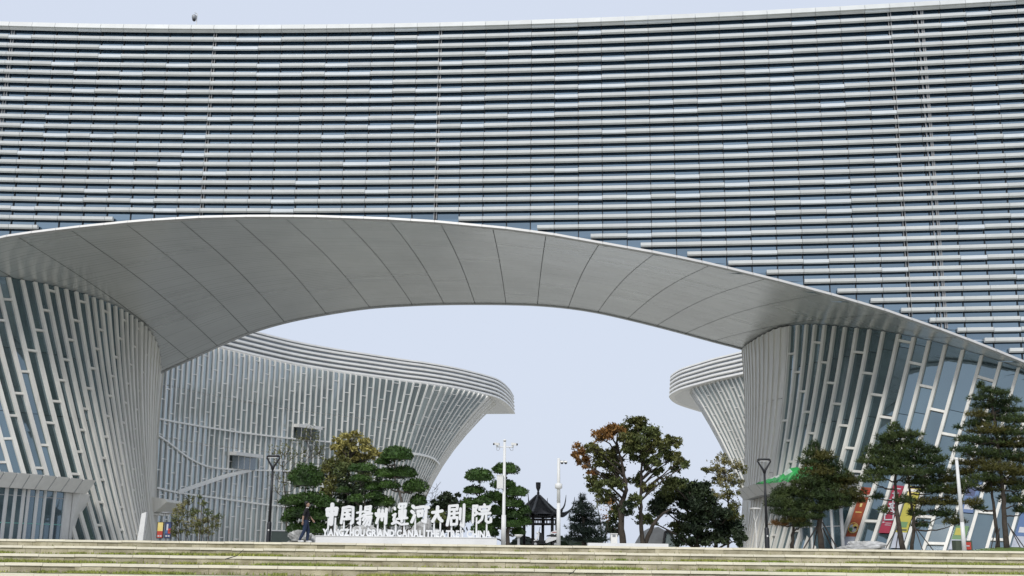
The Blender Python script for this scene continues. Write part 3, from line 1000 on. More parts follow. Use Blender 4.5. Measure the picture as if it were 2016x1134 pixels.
# ================================================================== sign
M['sign'] = mat('sign_white', (0.80, 0.81, 0.82), 0.35, 0, 0.03, 2)
M['plinth'] = mat('plinth_white', (0.78, 0.78, 0.77), 0.4, 0, 0.05, 1.5)
YS = 50.6
sign = thing('letter_sign', (gx(800, YS), YS, 0), 'white raised letters reading the theatre name on a long low white plinth', 'sign')
xa, xb = gx(623, YS), gx(978, YS)
PZ = hz(800, 1056.5, YS)
MB().box(xa, xb, YS - .3, YS + .3, 0, PZ - .03).box(xa - .02, xb + .02, YS - .33, YS + .33, PZ - .028, PZ).build('plinth', 'plinth', sign)
chars = {
 'zhong': ((636, 666, 989, 1035), .17, [[(.10, .74), (.13, .44)], [(.08, .72), (.5, .76), (.90, .78), (.84, .48)], [(.14, .44), (.84, .52)], [(.5, 1), (.49, .5), (.46, .0)]]),
 'guo': ((667, 697, 994, 1034), .125, [[(.13, .9), (.10, .5), (.03, .05)], [(.12, .88), (.6, .97), (.92, .93), (.93, .1), (.8, .02)], [(.3, .74), (.7, .78)], [(.28, .52), (.68, .56)], [(.22, .27), (.74, .30)], [(.49, .76), (.46, .28)], [(.6, .44), (.68, .38)]]),
 'yang': ((698, 733, 994, 1038), .10, [[(.02, .66), (.42, .72)], [(.24, .98), (.22, .1), (.1, .16)], [(.02, .34), (.42, .52)], [(.55, .96), (.52, .7)], [(.55, .95), (.88, .99), (.84, .72)], [(.55, .83), (.84, .85)], [(.54, .69), (.85, .71)], [(.45, .56), (.98, .63)],
        [(.58, .54), (.42, .3)], [(.56, .45), (.95, .49), (.86, .05), (.72, .1)], [(.70, .43), (.46, .1)], [(.84, .4), (.6, .02)]]),
 'zhou': ((734, 764, 999, 1033), .17, [[(.06, .66), (.16, .52)], [(.28, .92), (.26, .4), (.12, .02)], [(.42, .62), (.46, .48)], [(.58, .9), (.56, .22)], [(.72, .64), (.76, .5)], [(.9, .98), (.88, .5), (.86, .0)]]),
 'yun': ((768, 804, 989, 1037), .10, [[(.14, .80), (.16, .74)], [(.05, .46), (.2, .52), (.10, .28), (.16, .16)], [(.02, .08), (.3, .16), (.6, .05), (1, .08)], [(.4, .84), (.45, .97), (.86, .99), (.84, .88)], [(.46, .79), (.8, .82)], [(.46, .66), (.84, .69)], [(.46, .66), (.48, .42)],
        [(.83, .68), (.80, .44)], [(.46, .54), (.8, .56)], [(.47, .42), (.82, .45)], [(.36, .30), (.94, .35)], [(.64, .9), (.62, .18)]]),
 'he': ((805, 845, 991, 1033), .14, [[(.08, .92), (.16, .84)], [(.03, .64), (.12, .56)], [(.04, .06), (.2, .42)], [(.30, .84), (.7, .9), (1.0, .86)], [(.86, .88), (.84, .06), (.66, .14)], [(.40, .64), (.43, .38)], [(.40, .64), (.66, .67), (.63, .42)], [(.43, .40), (.63, .43)]]),
 'da': ((846, 873, 995, 1030), .18, [[(.04, .62), (.5, .66), (.96, .74)], [(.52, 1), (.47, .5), (.08, .02)], [(.5, .58), (.68, .22), (.96, .05)]]),
 'ju': ((877, 917, 991, 1040), .105, [[(.10, .93), (.56, .97), (.54, .78)], [(.1, .77), (.54, .79)], [(.1, .93), (.10, .5), (.0, .08)], [(.18, .58), (.62, .63)], [(.38, .76), (.38, .4)], [(.22, .4), (.22, .08)], [(.22, .4), (.56, .43), (.54, .12)], [(.22, .1), (.54, .13)],
       [(.74, .82), (.72, .36)], [(.94, 1), (.93, .5), (.92, .02), (.78, .1)]]),
 'yuan': ((925, 969, 991, 1033), .12, [[(.08, .93), (.06, .04)], [(.08, .92), (.28, .93), (.16, .68), (.3, .54), (.14, .42)], [(.64, 1), (.66, .92)], [(.4, .74), (.42, .86), (.92, .89), (.88, .76)], [(.5, .66), (.84, .69)], [(.4, .5), (.94, .55)], [(.58, .5), (.52, .22), (.34, .04)],
        [(.74, .5), (.73, .14), (.84, .05), (.98, .1), (.98, .28)]]),
}
TH = .16
def capsule(m_, p, q, r, y0, y1):
    d = Vector((q[0] - p[0], 0, q[1] - p[1]))
    a0 = math.atan2(d.z, d.x)
    poly = []
    for c, s in ((q, -1), (p, 1)):
        for i in range(7):
            a = a0 + s * math.pi / 2 + (math.pi * i / 6)
            poly.append((c[0] + math.cos(a) * r, y0, c[1] + math.sin(a) * r))
    m_.prism(poly, (0, y1 - y0, 0))
for name, (bx_, wst, strokes) in chars.items():
    u0, u1, v0, v1 = bx_
    x0, x1 = gx(u0, YS), gx(u1, YS)
    z1, z0 = hz((u0 + u1) / 2, v0, YS), hz((u0 + u1) / 2, v1, YS)
    m_ = MB()
    r = wst * (z1 - z0) * .51
    cnt = 0
    for st in strokes:
        P = [(x0 + r + (x1 - x0 - 2 * r) * a, z0 + r + (z1 - z0 - 2 * r) * b) for a, b in st]
        for i, (p, q) in enumerate(zip(P[:-1], P[1:])):
            rr = r * rnd.uniform(.9, 1.12)
            capsule(m_, p, q, rr, YS - TH / 2 - .0035 * cnt, YS + TH / 2 + .002 * cnt)
            cnt += 1
    ch = m_.build('character', 'sign', sign)
    for fx in (.28, .74):                          # two thin posts under each character
        px_ = x0 + (x1 - x0) * fx
        MB().box(px_ - .035, px_ + .035, YS - .03, YS + .03, PZ, z0 + .35 * (z1 - z0)).build('post', 'sign', sign)
# the Latin line
def glyph(ch, bold=.05):
    c = bpy.data.curves.new('t', 'FONT')
    c.body = ch; c.size = 1.0; c.extrude = .06; c.offset = bold; c.resolution_u = 3
    ob = bpy.data.objects.new('t', c)
    COL.objects.link(ob)
    dg = bpy.context.evaluated_depsgraph_get()
    me = bpy.data.meshes.new_from_object(ob.evaluated_get(dg))
    bpy.data.objects.remove(ob); bpy.data.curves.remove(c)
    return me
GL = {}
def text_parts(words, v_base, v_top, Y, parent, m, part, depth=.05):
    um = (words[0][1] + words[-1][2]) / 2
    zb, zt = hz(um, v_base, Y), hz(um, v_top, Y)
    if zb < PZ: zb = PZ + .002
    for word, u0, u1 in words:
        ms = []
        for ch in word:
            if ch not in GL:
                GL[ch] = glyph(ch)
                xs = [v.co.x for v in GL[ch].vertices]; ys = [v.co.y for v in GL[ch].vertices]
                GL[ch]['bb'] = (min(xs), max(xs), min(ys), max(ys))
            ms.append(GL[ch])
        gap = .035
        tot = sum(g_['bb'][1] - g_['bb'][0] for g_ in ms) + gap * (len(ms) - 1)
        sc = (gx(u1, Y) - gx(u0, Y)) / tot
        x = gx(u0, Y)
        H = max(g_['bb'][3] - g_['bb'][2] for g_ in ms)
        for ch, g_ in zip(word, ms):
            bb = g_['bb']
            if ch == '|': sc_z = (zt - zb) / H
            else: sc_z = (zt - zb) / (GL['H']['bb'][3] - GL['H']['bb'][2])
            mw = Matrix.Translation((x - bb[0] * sc, Y, zb - (bb[2] if bb[2] > -.03 or ch == '|' else 0) * sc_z)) @ Matrix.Diagonal((sc, depth / .06, sc_z, 1)) @ Matrix.Rotation(math.pi / 2, 4, 'X')
            me = g_.copy(); me.transform(mw)
            off = ORG[parent.name]
            me.transform(Matrix.Translation((-off[0], -off[1], -off[2])))
            me.materials.clear(); me.materials.append(M[m])
            ob = bpy.data.objects.new(part, me); COL.objects.link(ob); ob.parent = parent; ORG[ob.name] = off
            x += (bb[1] - bb[0] + gap) * sc
GL['H'] = glyph('H'); _ys2 = [v.co.y for v in GL['H'].vertices]; _xs2 = [v.co.x for v in GL['H'].vertices]; GL['H']['bb'] = (min(_xs2), max(_xs2), min(_ys2), max(_ys2))
text_parts([('YANGZHOU', 634, 717.5), ('GRAND', 720, 776.5), ('CANAL', 780.5, 832), ('THEATRE', 838, 904), ('|', 909, 911.5), ('CHINA', 918.5, 967)], 1056.2, 1042, YS - .12, sign, 'sign', 'letter')
# ================================================================== street furniture
def black_lamp(ub, vt, Y, label):
    """black post lamp with a shovel-handle shaped head"""
    X = gx(ub, Y); H = hz(ub, vt, Y)
    t = thing('street_lamp', (X, Y, 0), label, 'street lamp', 'black post lamps')
    MB().tube([(X, Y, 0), (X, Y, .02), (X, Y, 1.02), (X, Y, 1.10)], [.13, .125, .115, .075], 12).build('base_sleeve', 'black', t, True)
    MB().tube([(X, Y, 1.0), (X, Y, H - .62)], [.075, .05], 12).build('pole', 'black', t, True)
    w = .33
    for s in (-1, 1):
        MB().tube([(X, Y, H - .70), (X + s * .05, Y, H - .56), (X + s * w * .62, Y, H - .32), (X + s * w, Y, H - .12), (X + s * w * .96, Y, H - .05)], [.07, .06, .045, .042, .04], 8).build('arm', 'black', t, True)
    MB().tube([(X - w, Y, H - .055), (X - w * .8, Y, H - .02), (X + w * .8, Y, H - .02), (X + w, Y, H - .055)], [.045, .06, .06, .045], 10).build('lamp_head', 'black', t, True)
    MB().box(X - w * .62, X + w * .62, Y - .035, Y + .035, H - .105, H - .08).build('lens', 'white', t)
    MB().box(X - .035, X + .035, Y - .128, Y - .118, .62, .70).build('plate', 'white', t)
    return t
black_lamp(528, 897, 58.5, 'tall black post lamp with a looped head standing left of the walking person')
black_lamp(1510.5, 904, 58.0, 'tall black post lamp with a looped head standing in front of the right leg entrance')
def small_lamp(ub, vt, Y, label, m='grey'):
    X = gx(ub, Y); H = hz(ub, vt, Y)
    t = thing('garden_lamp', (X, Y, 0), label, 'garden lamp', 'slim grey garden lamps with triangular heads')
    MB().tube([(X, Y, 0), (X, Y, H - .95)], [.05, .04], 8).build('pole', m, t)
    for a in (0, 2.1, 4.2):
        MB().tube([(X, Y, H - 1.0), (X + .34 * math.cos(a), Y + .34 * math.sin(a), H - .06)], .018, 6).build('strut', m, t)
    MB().lathe((X, Y, H - .08), [(.36, 0), (.40, .03), (.38, .07), (.1, .10)], 16).build('lamp_cap', m, t)
small_lamp(323.5, 1008, 79, 'slim grey garden lamp beside the two poster boxes at the left leg')
small_lamp(363, 1027, 92, 'slim grey garden lamp half hidden in the thin olive shrub')
small_lamp(1489, 1000, 76, 'slim pale garden lamp in front of the inner edge of the right leg', 'fin_far')

M['cam_dark'] = mat('camera_dark', (.03, .03, .035), .3, .1)
M['cable'] = mat('cable_grey', (.35, .36, .37), .5)
def camera_dome(t, p, r):
    d = MB().lathe(p, [(r * .8, r * .9), (r, r * .4), (r, 0)], 12).build('camera_housing', 'fin_far', t, True)
    MB().ball((p[0], p[1], p[2] - r * .1), r * .8, 10).build('camera_lens', 'cam_dark', d, True)
# white pole with a cross arm of cameras and a white cabinet
Y = 52.0; X = gx(991, Y); H = hz(994, 869, Y)
t = thing('camera_pole', (X, Y, 0), 'tall white pole with a cross arm of cameras and a white cabinet behind the sign', 'camera pole')
MB().tube([(X, Y, 0), (X, Y, 1.35)], [.115, .105], 12).build('base_sleeve', 'white', t, True)
MB().tube([(X, Y, 1.3), (X, Y, 1.38), (X, Y, H)], [.105, .075, .062], 12).build('pole', 'white', t, True)
za = hz(994, 880, Y)
MB().tube([(X - .38, Y, za), (X + .42, Y, za)], .022, 8).build('cross_arm', 'white', t)
for dx in (-.34, .36):
    MB().tube([(X + dx, Y - .02, za), (X + dx, Y - .02, za + .12)], .03, 8).build('bracket', 'white', t)
    MB().obox((X + dx + (.08 if dx > 0 else -.03), Y - .05, za + .13), (.12, -.05, -.02), (.02, .05, 0), (0, 0, .055)).build('camera_body', 'white', t)
    MB().lathe((X + dx + (.20 if dx > 0 else -.15), Y - .11, za + .115), [(.045, 0), (.05, .03), (.02, .045)], 10, ax=(.8 if dx > 0 else -.8, -.5, 0)).build('camera_lens', 'cam_dark', t)
    MB().tube([(X + dx * .6, Y, za - .01), (X + dx * .8, Y - .02, za - .16), (X + dx * 1.05, Y - .02, za - .17), (X + dx * 1.1, Y - .02, za + .08)], .012, 6).build('cable', 'cable', t)
camera_dome(t, (X, Y - .01, H + .02), .075)
zc0, zc1 = hz(983, 962, Y), hz(983, 937, Y)
MB().box(gx(976.5, Y), X - .05, Y - .2, Y + .05, zc0, zc1).box(gx(976.5, Y) - .02, X - .04, Y - .22, Y + .07, zc1 + .001, zc1 + .04).build('cabinet', 'white', t)
# second white pole
Y = 51.5; X = gx(1099.5, Y); H = hz(1101, 902, Y)
t = thing('camera_pole', (X, Y, 0), 'white pole with two small dark cameras beside the pavilion', 'camera pole')
MB().tube([(X, Y, 0), (X, Y, 1.9)], [.095, .085], 12).build('base_sleeve', 'white', t, True)
MB().tube([(X, Y, 1.85), (X, Y, H)], [.085, .065], 12).build('pole', 'white', t, True)
zz = hz(1101, 957, Y)
MB().lathe((X, Y, zz - .13), [(.10, 0), (.17, .04), (.17, .22), (.10, .26)], 12).build('joint_box', 'white', t, True)
for q, dx in enumerate((.15, .32)):
    MB().tube([(X, Y, H - .12 - .02 * q), (X + dx, Y - .03, H - .12)], .02, 6).build('bracket', 'grey', t)
    camera_dome(t, (X + dx, Y - .03, H - .20), .085)
# plain leaning white pole at right
Y = 52.5; X = gx(1897.5, Y); H = hz(1888, 905, Y)
t = thing('flag_pole', (X, Y, 0), 'plain white pole standing between the two largest pines at right', 'pole')
MB().tube([(X, Y, 0), (X, Y, 1.3)], [.10, .09], 12).build('base_sleeve', 'white', t, True)
MB().tube([(X, Y, 1.28), (X - .03, Y, H)], [.088, .07], 12).build('pole', 'white', t, True)
MB().ball((X - .03, Y, H + .02), .09, 10).build('cap', 'white', t, True)
# camera on the roof edge
p = at(382, 49, 81); pz = hz(382, 40, 81)
t = thing('roof_camera', (p.x, 81, p.z - 1), 'small dark dome camera on a short pole on the roof edge', 'camera')
MB().tube([(p.x + .18, 81, ZTOP - .4), (p.x + .18, 81, pz + .55), (p.x, 80.9, pz + .62)], .04, 8).build('pole', 'white', t)
MB().lathe((p.x, 80.9, pz + .05), [(.15, 0), (.19, .12), (.19, .28), (.09, .38)], 14).build('camera_housing', 'grey', t, True)
MB().ball((p.x, 80.9, pz + .03), (.15, .15, .17), 12).build('camera_lens', 'cam_dark', t, True)

# low white slab, utility box, mushroom lamp, dark planter, totem
Y = 49.2
MBB = MB().box(gx(1158, Y), gx(1316, Y), Y, Y + .8, 0, hz(1230, 1069.5, Y))
t = MBB.build('stone_slab', 'plinth'); tag(t, 'long low white slab lying on the plaza edge right of the scooter', 'slab')
Y = 60
MB().box(gx(1202.5, Y), gx(1216, Y), Y, Y + .4, 0, hz(1209, 1050.5, Y))
t = thing('utility_box', (gx(1209, Y), Y, 0), 'upright pale utility box standing in front of the tree trunks', 'utility box')
MB().box(gx(1203, Y), gx(1215.5, Y), Y, Y + .4, 0, hz(1209, 1052, Y)).build('cabinet', 'fin_far', t)
MB().box(gx(1202, Y), gx(1216.5, Y), Y - .03, Y + .43, hz(1209, 1052, Y) + .002, hz(1209, 1050, Y)).build('lid', 'white', t)
MB().box(gx(1206, Y), gx(1212, Y), Y - .012, Y - .004, .55, .70).build('plate', 'grey', t)
Y = 56; X = gx(1021, Y); H = hz(1021, 1053, Y)
t = thing('bollard_lamp', (X, Y, 0), 'short mushroom shaped bollard lamp left of the scooter', 'bollard lamp')
MB().lathe((X, Y, 0), [(.10, 0), (.095, .06), (.065, .10), (.065, H - .12)], 12).build('post', 'cable', t, True)
MB().lathe((X, Y, H - .12), [(.09, 0), (.13, .03), (.22, .10), (.20, .13), (.05, .14)], 16).build('cap', 'fin_far', t, True)
Y = 66
t = thing('planter_box', (gx(560, Y), Y, 0), 'dark green planter box behind the foot of the left black lamp', 'planter')
MB().box(gx(533, Y), gx(586, Y), Y, Y + 1.5, 0, hz(560, 1046, Y)).build('box', mat('planter_green', (.03, .045, .04), .5), t)
MB().box(gx(533, Y) - .05, gx(586, Y) + .05, Y - .05, Y + 1.55, hz(560, 1046, Y) + .002, hz(560, 1043.5, Y)).build('rim', 'cable', t)
Y = 78; X = gx(279, Y); H = hz(279, 1008, Y)
t = thing('marker_totem', (X, Y, 0), 'slim white tapering totem in front of the left leg', 'totem')
MB().hexa([(gx(271, Y), Y - .2, 0), (gx(282, Y), Y - .2, 0), (gx(282, Y), Y + .2, 0), (gx(271, Y), Y + .2, 0), (gx(275, Y), Y - .15, H - .1), (gx(284, Y), Y - .15, H), (gx(284, Y), Y + .15, H), (gx(275, Y), Y + .15, H - .1)]).build('panel', 'white', t)
MB().box(gx(270, Y), gx(283.5, Y), Y - .28, Y + .28, 0, .08).build('foot', 'grey', t)

# poster boxes at the left leg
def flat(name, col, rough=.5, var=.05, col2=None, scale=3):
    return mat(name, col, rough, 0, var, scale, col2=col2)
M['p_yellow'] = flat('poster_yellow', (.72, .50, .08), col2=(.75, .66, .30)); M['p_red'] = flat('poster_red', (.45, .05, .03)); M['p_blue'] = flat('poster_blue', (.03, .05, .14))
M['p_white'] = flat('poster_white', (.5, .51, .54)); M['p_sky'] = flat('poster_sky', (.07, .14, .30)); M['p_lime'] = flat('poster_lime', (.40, .36, .03)); M['p_maroon'] = flat('poster_maroon', (.30, .015, .045))
M['p_orange'] = flat('poster_orange', (.30, .06, .03), col2=(.36, .10, .04)); M['p_green'] = flat('poster_green', (.10, .22, .08)); M['p_pale'] = flat('poster_paper', (.36, .39, .46), col2=(.46, .49, .55))
Y = 77
def poster(u0, u1, v0, v1, lab, parts):
    t = thing('poster_box', (gx((u0 + u1) / 2, Y), Y, 0), lab, 'poster box', 'illuminated poster boxes by the left leg')
    x0, x1, z0, z1 = gx(u0, Y), gx(u1, Y), hz(u0, v1, Y), hz(u0, v0, Y)
    MB().box(x0, x1, Y, Y + .18, max(0, z0), z1).build('case', 'black', t)
    for i, (a, b, c, d, m) in enumerate(parts):
        MB().box(x0 + (x1 - x0) * a, x0 + (x1 - x0) * b, Y - .012 - .004 * i, Y - .004, z0 + (z1 - z0) * c, z0 + (z1 - z0) * d).build('print', m, t)
poster(306.5, 319.5, 1027.5, 1060, 'poster box with a yellow and red print at the left leg', [(.1, .9, .04, .97, 'p_red'), (.1, .9, .45, .97, 'p_yellow'), (.2, .45, .1, .2, 'p_white'), (.55, .8, .1, .2, 'p_white')])
poster(322, 335.5, 1027.5, 1060, 'poster box with a dark blue print at the left leg', [(.08, .92, .04, .97, 'p_blue'), (.25, .5, .5, .88, 'p_white'), (.5, .85, .3, .6, 'p_red'), (.12, .45, .3, .5, 'p_sky'), (.2, .45, .1, .2, 'p_white'), (.55, .8, .1, .2, 'p_white')])

# ================================================================== entrances of the theatre
# left entrance canopy, its fascia panels, doors
zt = hz(0, 928, 76.8)
edge = catmull(line_at([(-110, 918), (0, 928), (95, 936), (190, 946)], zt), 6)
ent = MB()
hz_t = .12
canL = MB()
N = len(edge)
inner = []
for i, p in enumerate(edge):
    d = (edge[min(i + 1, N - 1)] - edge[max(i - 1, 0)]).normalized()
    inner.append(Vector((-d.y, d.x, 0)).normalized())
for i in range(N - 1):
    a, b = edge[i], edge[i + 1]; ia, ib = inner[i], inner[i + 1]
    canL.hexa([a + ia * .75 - Vector((0, 0, .98)), b + ib * .75 - Vector((0, 0, .98)), b + ib * 4.5 - Vector((0, 0, .98)), a + ia * 4.5 - Vector((0, 0, .98)),
               a + ia * .06 - Vector((0, 0, .04)), b + ib * .06 - Vector((0, 0, .04)), b + ib * 4.5 - Vector((0, 0, .04)), a + ia * 4.5 - Vector((0, 0, .04))])
entL = canL.build('entrance_canopy', 'cable', theatre)
zb = zt - 1.0
for k in range(11):
    f0, f1 = k / 11, (k + 1) / 11
    def ep(f):
        x = f * (N - 1); i = min(int(x), N - 2)
        return edge[i].lerp(edge[i + 1], x - i), inner[i].lerp(inner[i + 1], x - i)
    (a, ia), (b, ib) = ep(f0 + .004), ep(f1 - .004)
    MB().hexa([a + ia * .70 - Vector((0, 0, 1.0)), b + ib * .70 - Vector((0, 0, 1.0)), b + ib * .80 - Vector((0, 0, 1.0)), a + ia * .80 - Vector((0, 0, 1.0)), a, b, b + ib * .1, a + ia * .1]).build('fascia_panel', 'white', entL)
# door wall
def onedge(u, inset):
    """point at inset behind the canopy edge seen at column u"""
    best = min(range(N), key=lambda i: abs(proj(edge[i] + inner[i] * inset - Vector((0, 0, zt)))[0] - u))
    lo = max(0, best - 1); res = None
    for i in range(lo, min(N - 1, best + 1)):
        a = edge[i] + inner[i] * inset; b = edge[i + 1] + inner[i + 1] * inset
        ua, ub = proj(a - Vector((0, 0, a.z)))[0], proj(b - Vector((0, 0, b.z)))[0]
        if min(ua, ub) - 1e-6 <= u <= max(ua, ub) + 1e-6:
            p = a.lerp(b, (u - ua) / (ub - ua)); return Vector((p.x, p.y, 0))
    p = edge[best] + inner[best] * inset
    return Vector((p.x, p.y, 0))
dk = [-95, -75, -55, -36, -17, 2, 20, 36, 46, 63, 79, 98, 119]
dp = [onedge(u, 1.15) for u in dk]
for i, p in enumerate(dp):
    MB().box(p.x - (.10 if i % 2 else .07), p.x + (.10 if i % 2 else .07), p.y - .14, p.y + .1, 0, zb).build('door_frame', 'white', entL)
for a, b in zip(dp[:-1], dp[1:]):
    MB().add([a, b, b + Vector((0, 0, zb)), a + Vector((0, 0, zb))], [(0, 1, 2, 3)]).build('door_glass', 'door_glass', entL)
    for z in (1.25, zb - .5):
        MB().hexa([a + Vector((0, -.05, z)), b + Vector((0, -.05, z)), b + Vector((0, 0, z)), a + Vector((0, 0, z)), a + Vector((0, -.05, z + .06)), b + Vector((0, -.05, z + .06)), b + Vector((0, 0, z + .06)), a + Vector((0, 0, z + .06))]).build('door_rail', mat('rail_teal', (.16, .42, .38), .5) if z < 2 and 'rail_teal' not in bpy.data.materials else (bpy.data.materials['rail_teal'] if z < 2 else 'cable'), entL)
p0, p1, p2 = dp[-1], onedge(134, 1.3), onedge(166, 2.0)
MB().hexa([p0 + Vector((-.05, -.1, 0)), p1 + Vector((0, -.1, 0)), p1 + Vector((0, 3, 0)), p0 + Vector((0, 3, 0)), p0 + Vector((.1, -.1, zb)), p1 + Vector((0, -.1, zb)), p1 + Vector((0, 3, zb)), p0 + Vector((.1, 3, zb))]).build('pier', 'white', entL)
MB().hexa([p1 + Vector((.05, -.1, 0)), p2 + Vector((0, -.1, 0)), p2 + Vector((0, 2, 0)), p1 + Vector((.05, 2.5, 0)), p1 + Vector((.05, -.1, zb)), p1 + Vector((.55, .0, zb)), p1 + Vector((.55, 2, zb)), p1 + Vector((.05, 2, zb))]).build('pier', 'white', entL)
# small wedge canopy on the inner side of the left leg
Y = 99.5
pz = [at(u, v, Y) for u, v in ((296, 978), (325, 982), (328, 988), (305, 1008), (298, 1010))]
wd = MB().prism(pz, (0, 5, 0)).build('side_canopy', 'fin', theatre)
MB().box(at(299, 1011, Y).x, at(312, 1011, Y).x, Y + .2, Y + 3, hz(305, 1014, Y), hz(305, 1010.5, Y)).build('door_hood', 'fin', wd)

# right entrance canopy
zt = hz(1600, 936, 77.5)
edge = catmull(line_at([(1447, 966), (1468, 957.5), (1500, 950), (1545, 943), (1600, 936.5), (1640, 932)], zt), 6)
N = len(edge); inner = []
for i, p in enumerate(edge):
    d = (edge[min(i + 1, N - 1)] - edge[max(i - 1, 0)]).normalized()
    inner.append(Vector((-d.y, d.x, 0)).normalized())
canR = MB()
for i in range(N - 1):
    a, b = edge[i], edge[i + 1]; ia, ib = inner[i], inner[i + 1]
    canR.hexa([a + ia * .75 - Vector((0, 0, 0.78)), b + ib * .75 - Vector((0, 0, 0.78)), b + ib * 2 - Vector((0, 0, 0.78)), a + ia * 2 - Vector((0, 0, 0.78)),
               a + ia * .06 - Vector((0, 0, .04)), b + ib * .06 - Vector((0, 0, .04)), b + ib * 2 - Vector((0, 0, .04)), a + ia * 2 - Vector((0, 0, .04))])
entR = canR.build('entrance_canopy', 'cable', theatre)
for k in range(9):
    (a, ia), (b, ib) = ep(k / 9 + .004), ep((k + 1) / 9 - .004)
    MB().hexa([a + ia * .70 - Vector((0, 0, 0.8)), b + ib * .70 - Vector((0, 0, 0.8)), b + ib * .80 - Vector((0, 0, 0.8)), a + ia * .80 - Vector((0, 0, 0.8)), a, b, b + ib * .1, a + ia * .1]).build('fascia_panel', 'white', entR)
zb = zt - 0.8
dk = [1512, 1530, 1546, 1563, 1580, 1600, 1621, 1641, 1660]
dp = [onedge(u, 2.0) for u in dk]
for i, p in enumerate(dp):
    MB().box(p.x - .09, p.x + .09, p.y - .12, p.y + .1, 0, zb).build('door_frame', 'white' if i % 2 else 'cable', entR)
for a, b in zip(dp[:-1], dp[1:]):
    MB().add([a, b, b + Vector((0, 0, zb)), a + Vector((0, 0, zb))], [(0, 1, 2, 3)]).build('door_glass', 'door_glass', entR)
    MB().hexa([a + Vector((0, -.05, 1.7)), b + Vector((0, -.05, 1.7)), b + Vector((0, 0, 1.7)), a + Vector((0, 0, 1.7)), a + Vector((0, -.05, 1.76)), b + Vector((0, -.05, 1.76)), b + Vector((0, 0, 1.76)), a + Vector((0, 0, 1.76))]).build('door_rail', 'cable', entR)
p1, p2 = onedge(1470, 1.6), onedge(1508, 1.9)
q1, q2 = onedge(1480, 1.6), onedge(1506, 1.9)
V = Vector
MB().hexa([p1 + V((-.5, -.1, 0)), p2 + V((0, -.1, 0)), p2 + V((0, 2, 0)), p1 + V((-.5, 2, 0)), q1 + V((0, -.1, zb)), q2 + V((0, -.1, zb)), q2 + V((0, 2, zb)), q1 + V((0, 2, zb))]).build('pier', 'white', entR)
# green tarpaulin bundled on the right canopy
M['tarp'] = mat('tarp_green', (.02, .33, .07), .45, 0, .25, 2.5, .3, 12)
M['tarp_w'] = mat('tarp_white', (.5, .56, .52), .5, 0, .2, 2.5, .3, 12)
def lump(m_, c, r, seed, n=14, amp=.25, flat_bottom=None, mi=0):
    rr = random.Random(seed); o = len(m_.v); rings = n // 2 + 1
    ph = [(rr.uniform(0, 6), rr.uniform(1.5, 4), rr.uniform(1.5, 4)) for _ in range(4)]
    for i in range(rings + 1):
        th = math.pi * i / rings
        for k in range(n):
            t_ = 2 * math.pi * k / n
            q = 1 + amp * sum(math.sin(p0 + a_ * th * 1.5 + round(b_) * t_) for p0, a_, b_ in ph) / 2 + rr.uniform(-.1, .1) * amp
            z = r[2] * math.cos(th) * q
            if flat_bottom is not None: z = max(z, flat_bottom * r[2])
            m_.v.append((c[0] + r[0] * math.sin(th) * math.cos(t_) * q, c[1] + r[1] * math.sin(th) * math.sin(t_) * q, c[2] + z))
    for i in range(rings):
        for k in range(n):
            k2 = (k + 1) % n
            m_.f.append((o + i * n + k, o + (i + 1) * n + k, o + (i + 1) * n + k2, o + i * n + k2)); m_.m.append(mi)
    return m_
def edge_at(u):
    i = min(range(N), key=lambda i: abs(proj(edge[i])[0] - u)); return edge[i], inner[i]
tv_, tf_ = [], []
rr = random.Random(5)
nu = 26
for i in range(nu + 1):
    u = 1484 + (1600 - 1484) * i / nu
    e_, in_ = edge_at(u)
    base = at_z(u, proj(e_)[1], zt)
    hgt = .10 + .70 * math.sin(min(1, i / 14) * 1.5) * (.75 + .25 * math.sin(i * 1.3)) + rr.uniform(-.08, .08)
    for j, (o_, z_) in enumerate(((.0, -.25), (.05, .02), (.35, .45), (.9, .85), (1.5, 1.0), (2.2, .7))):
        p = base + in_ * (o_ + rr.uniform(-.07, .07)) + V((0, 0, z_ * hgt * 1.15 + rr.uniform(-.06, .06) + (.02 if z_ > 0 else 0)))
        tv_.append(p)
for i in range(nu):
    for j in range(5):
        o = i * 6 + j
        tf_.append((o, o + 6, o + 7, o + 1))
m_ = MB(); m_.v = [tuple(p) for p in tv_]; m_.f = tf_
m_.m = [1 if (j in (2,) and 2 < i < 12) else 0 for i in range(nu) for j in range(5)]
t = m_.build('tarpaulin', ['tarp', 'tarp_w'], None, False)
tag(t, 'crumpled bright green tarpaulin draped over the right entrance canopy', 'tarpaulin')

# banners hung between the ribs of the right leg
def rb_index(u):
    return 3 + min(range(len(rbot)), key=lambda i: abs(rbot[i] - u))
def banner(u_left, zlo, zhi, label, cells, out=.10):
    k = rb_index(u_left)
    H = rightw.P(k + .5, 1).z
    c = rightw.P(k + .5, (zlo + zhi) / 2 / H)
    t = thing('banner', c, label, 'banner', 'printed banners between the ribs of the right leg')
    for i, (a, b, z0, z1, m) in enumerate(cells):
        rightw.pane(k + .17 + .66 * a, k + .17 + .66 * b, (zlo + (zhi - zlo) * z0) / H, (zlo + (zhi - zlo) * z1) / H, 3, out + .006 * i).build('print' if i else 'sheet', m, t)
    return k, H
def zv(u, v, Yq): return hz(u, v, Yq)
banner(1650, zv(1675, 1075, 78.5), zv(1700, 958, 78.5), 'orange red banner with a pictured dish and a pale foot between two ribs',
       [(0, 1, .15, 1, 'p_orange'), (0, 1, 0, .15, 'p_pale'), (.0, 1, .86, .96, 'p_red'), (.42, .62, .66, .72, 'p_yellow'), (.2, .8, .56, .575, 'p_yellow')])
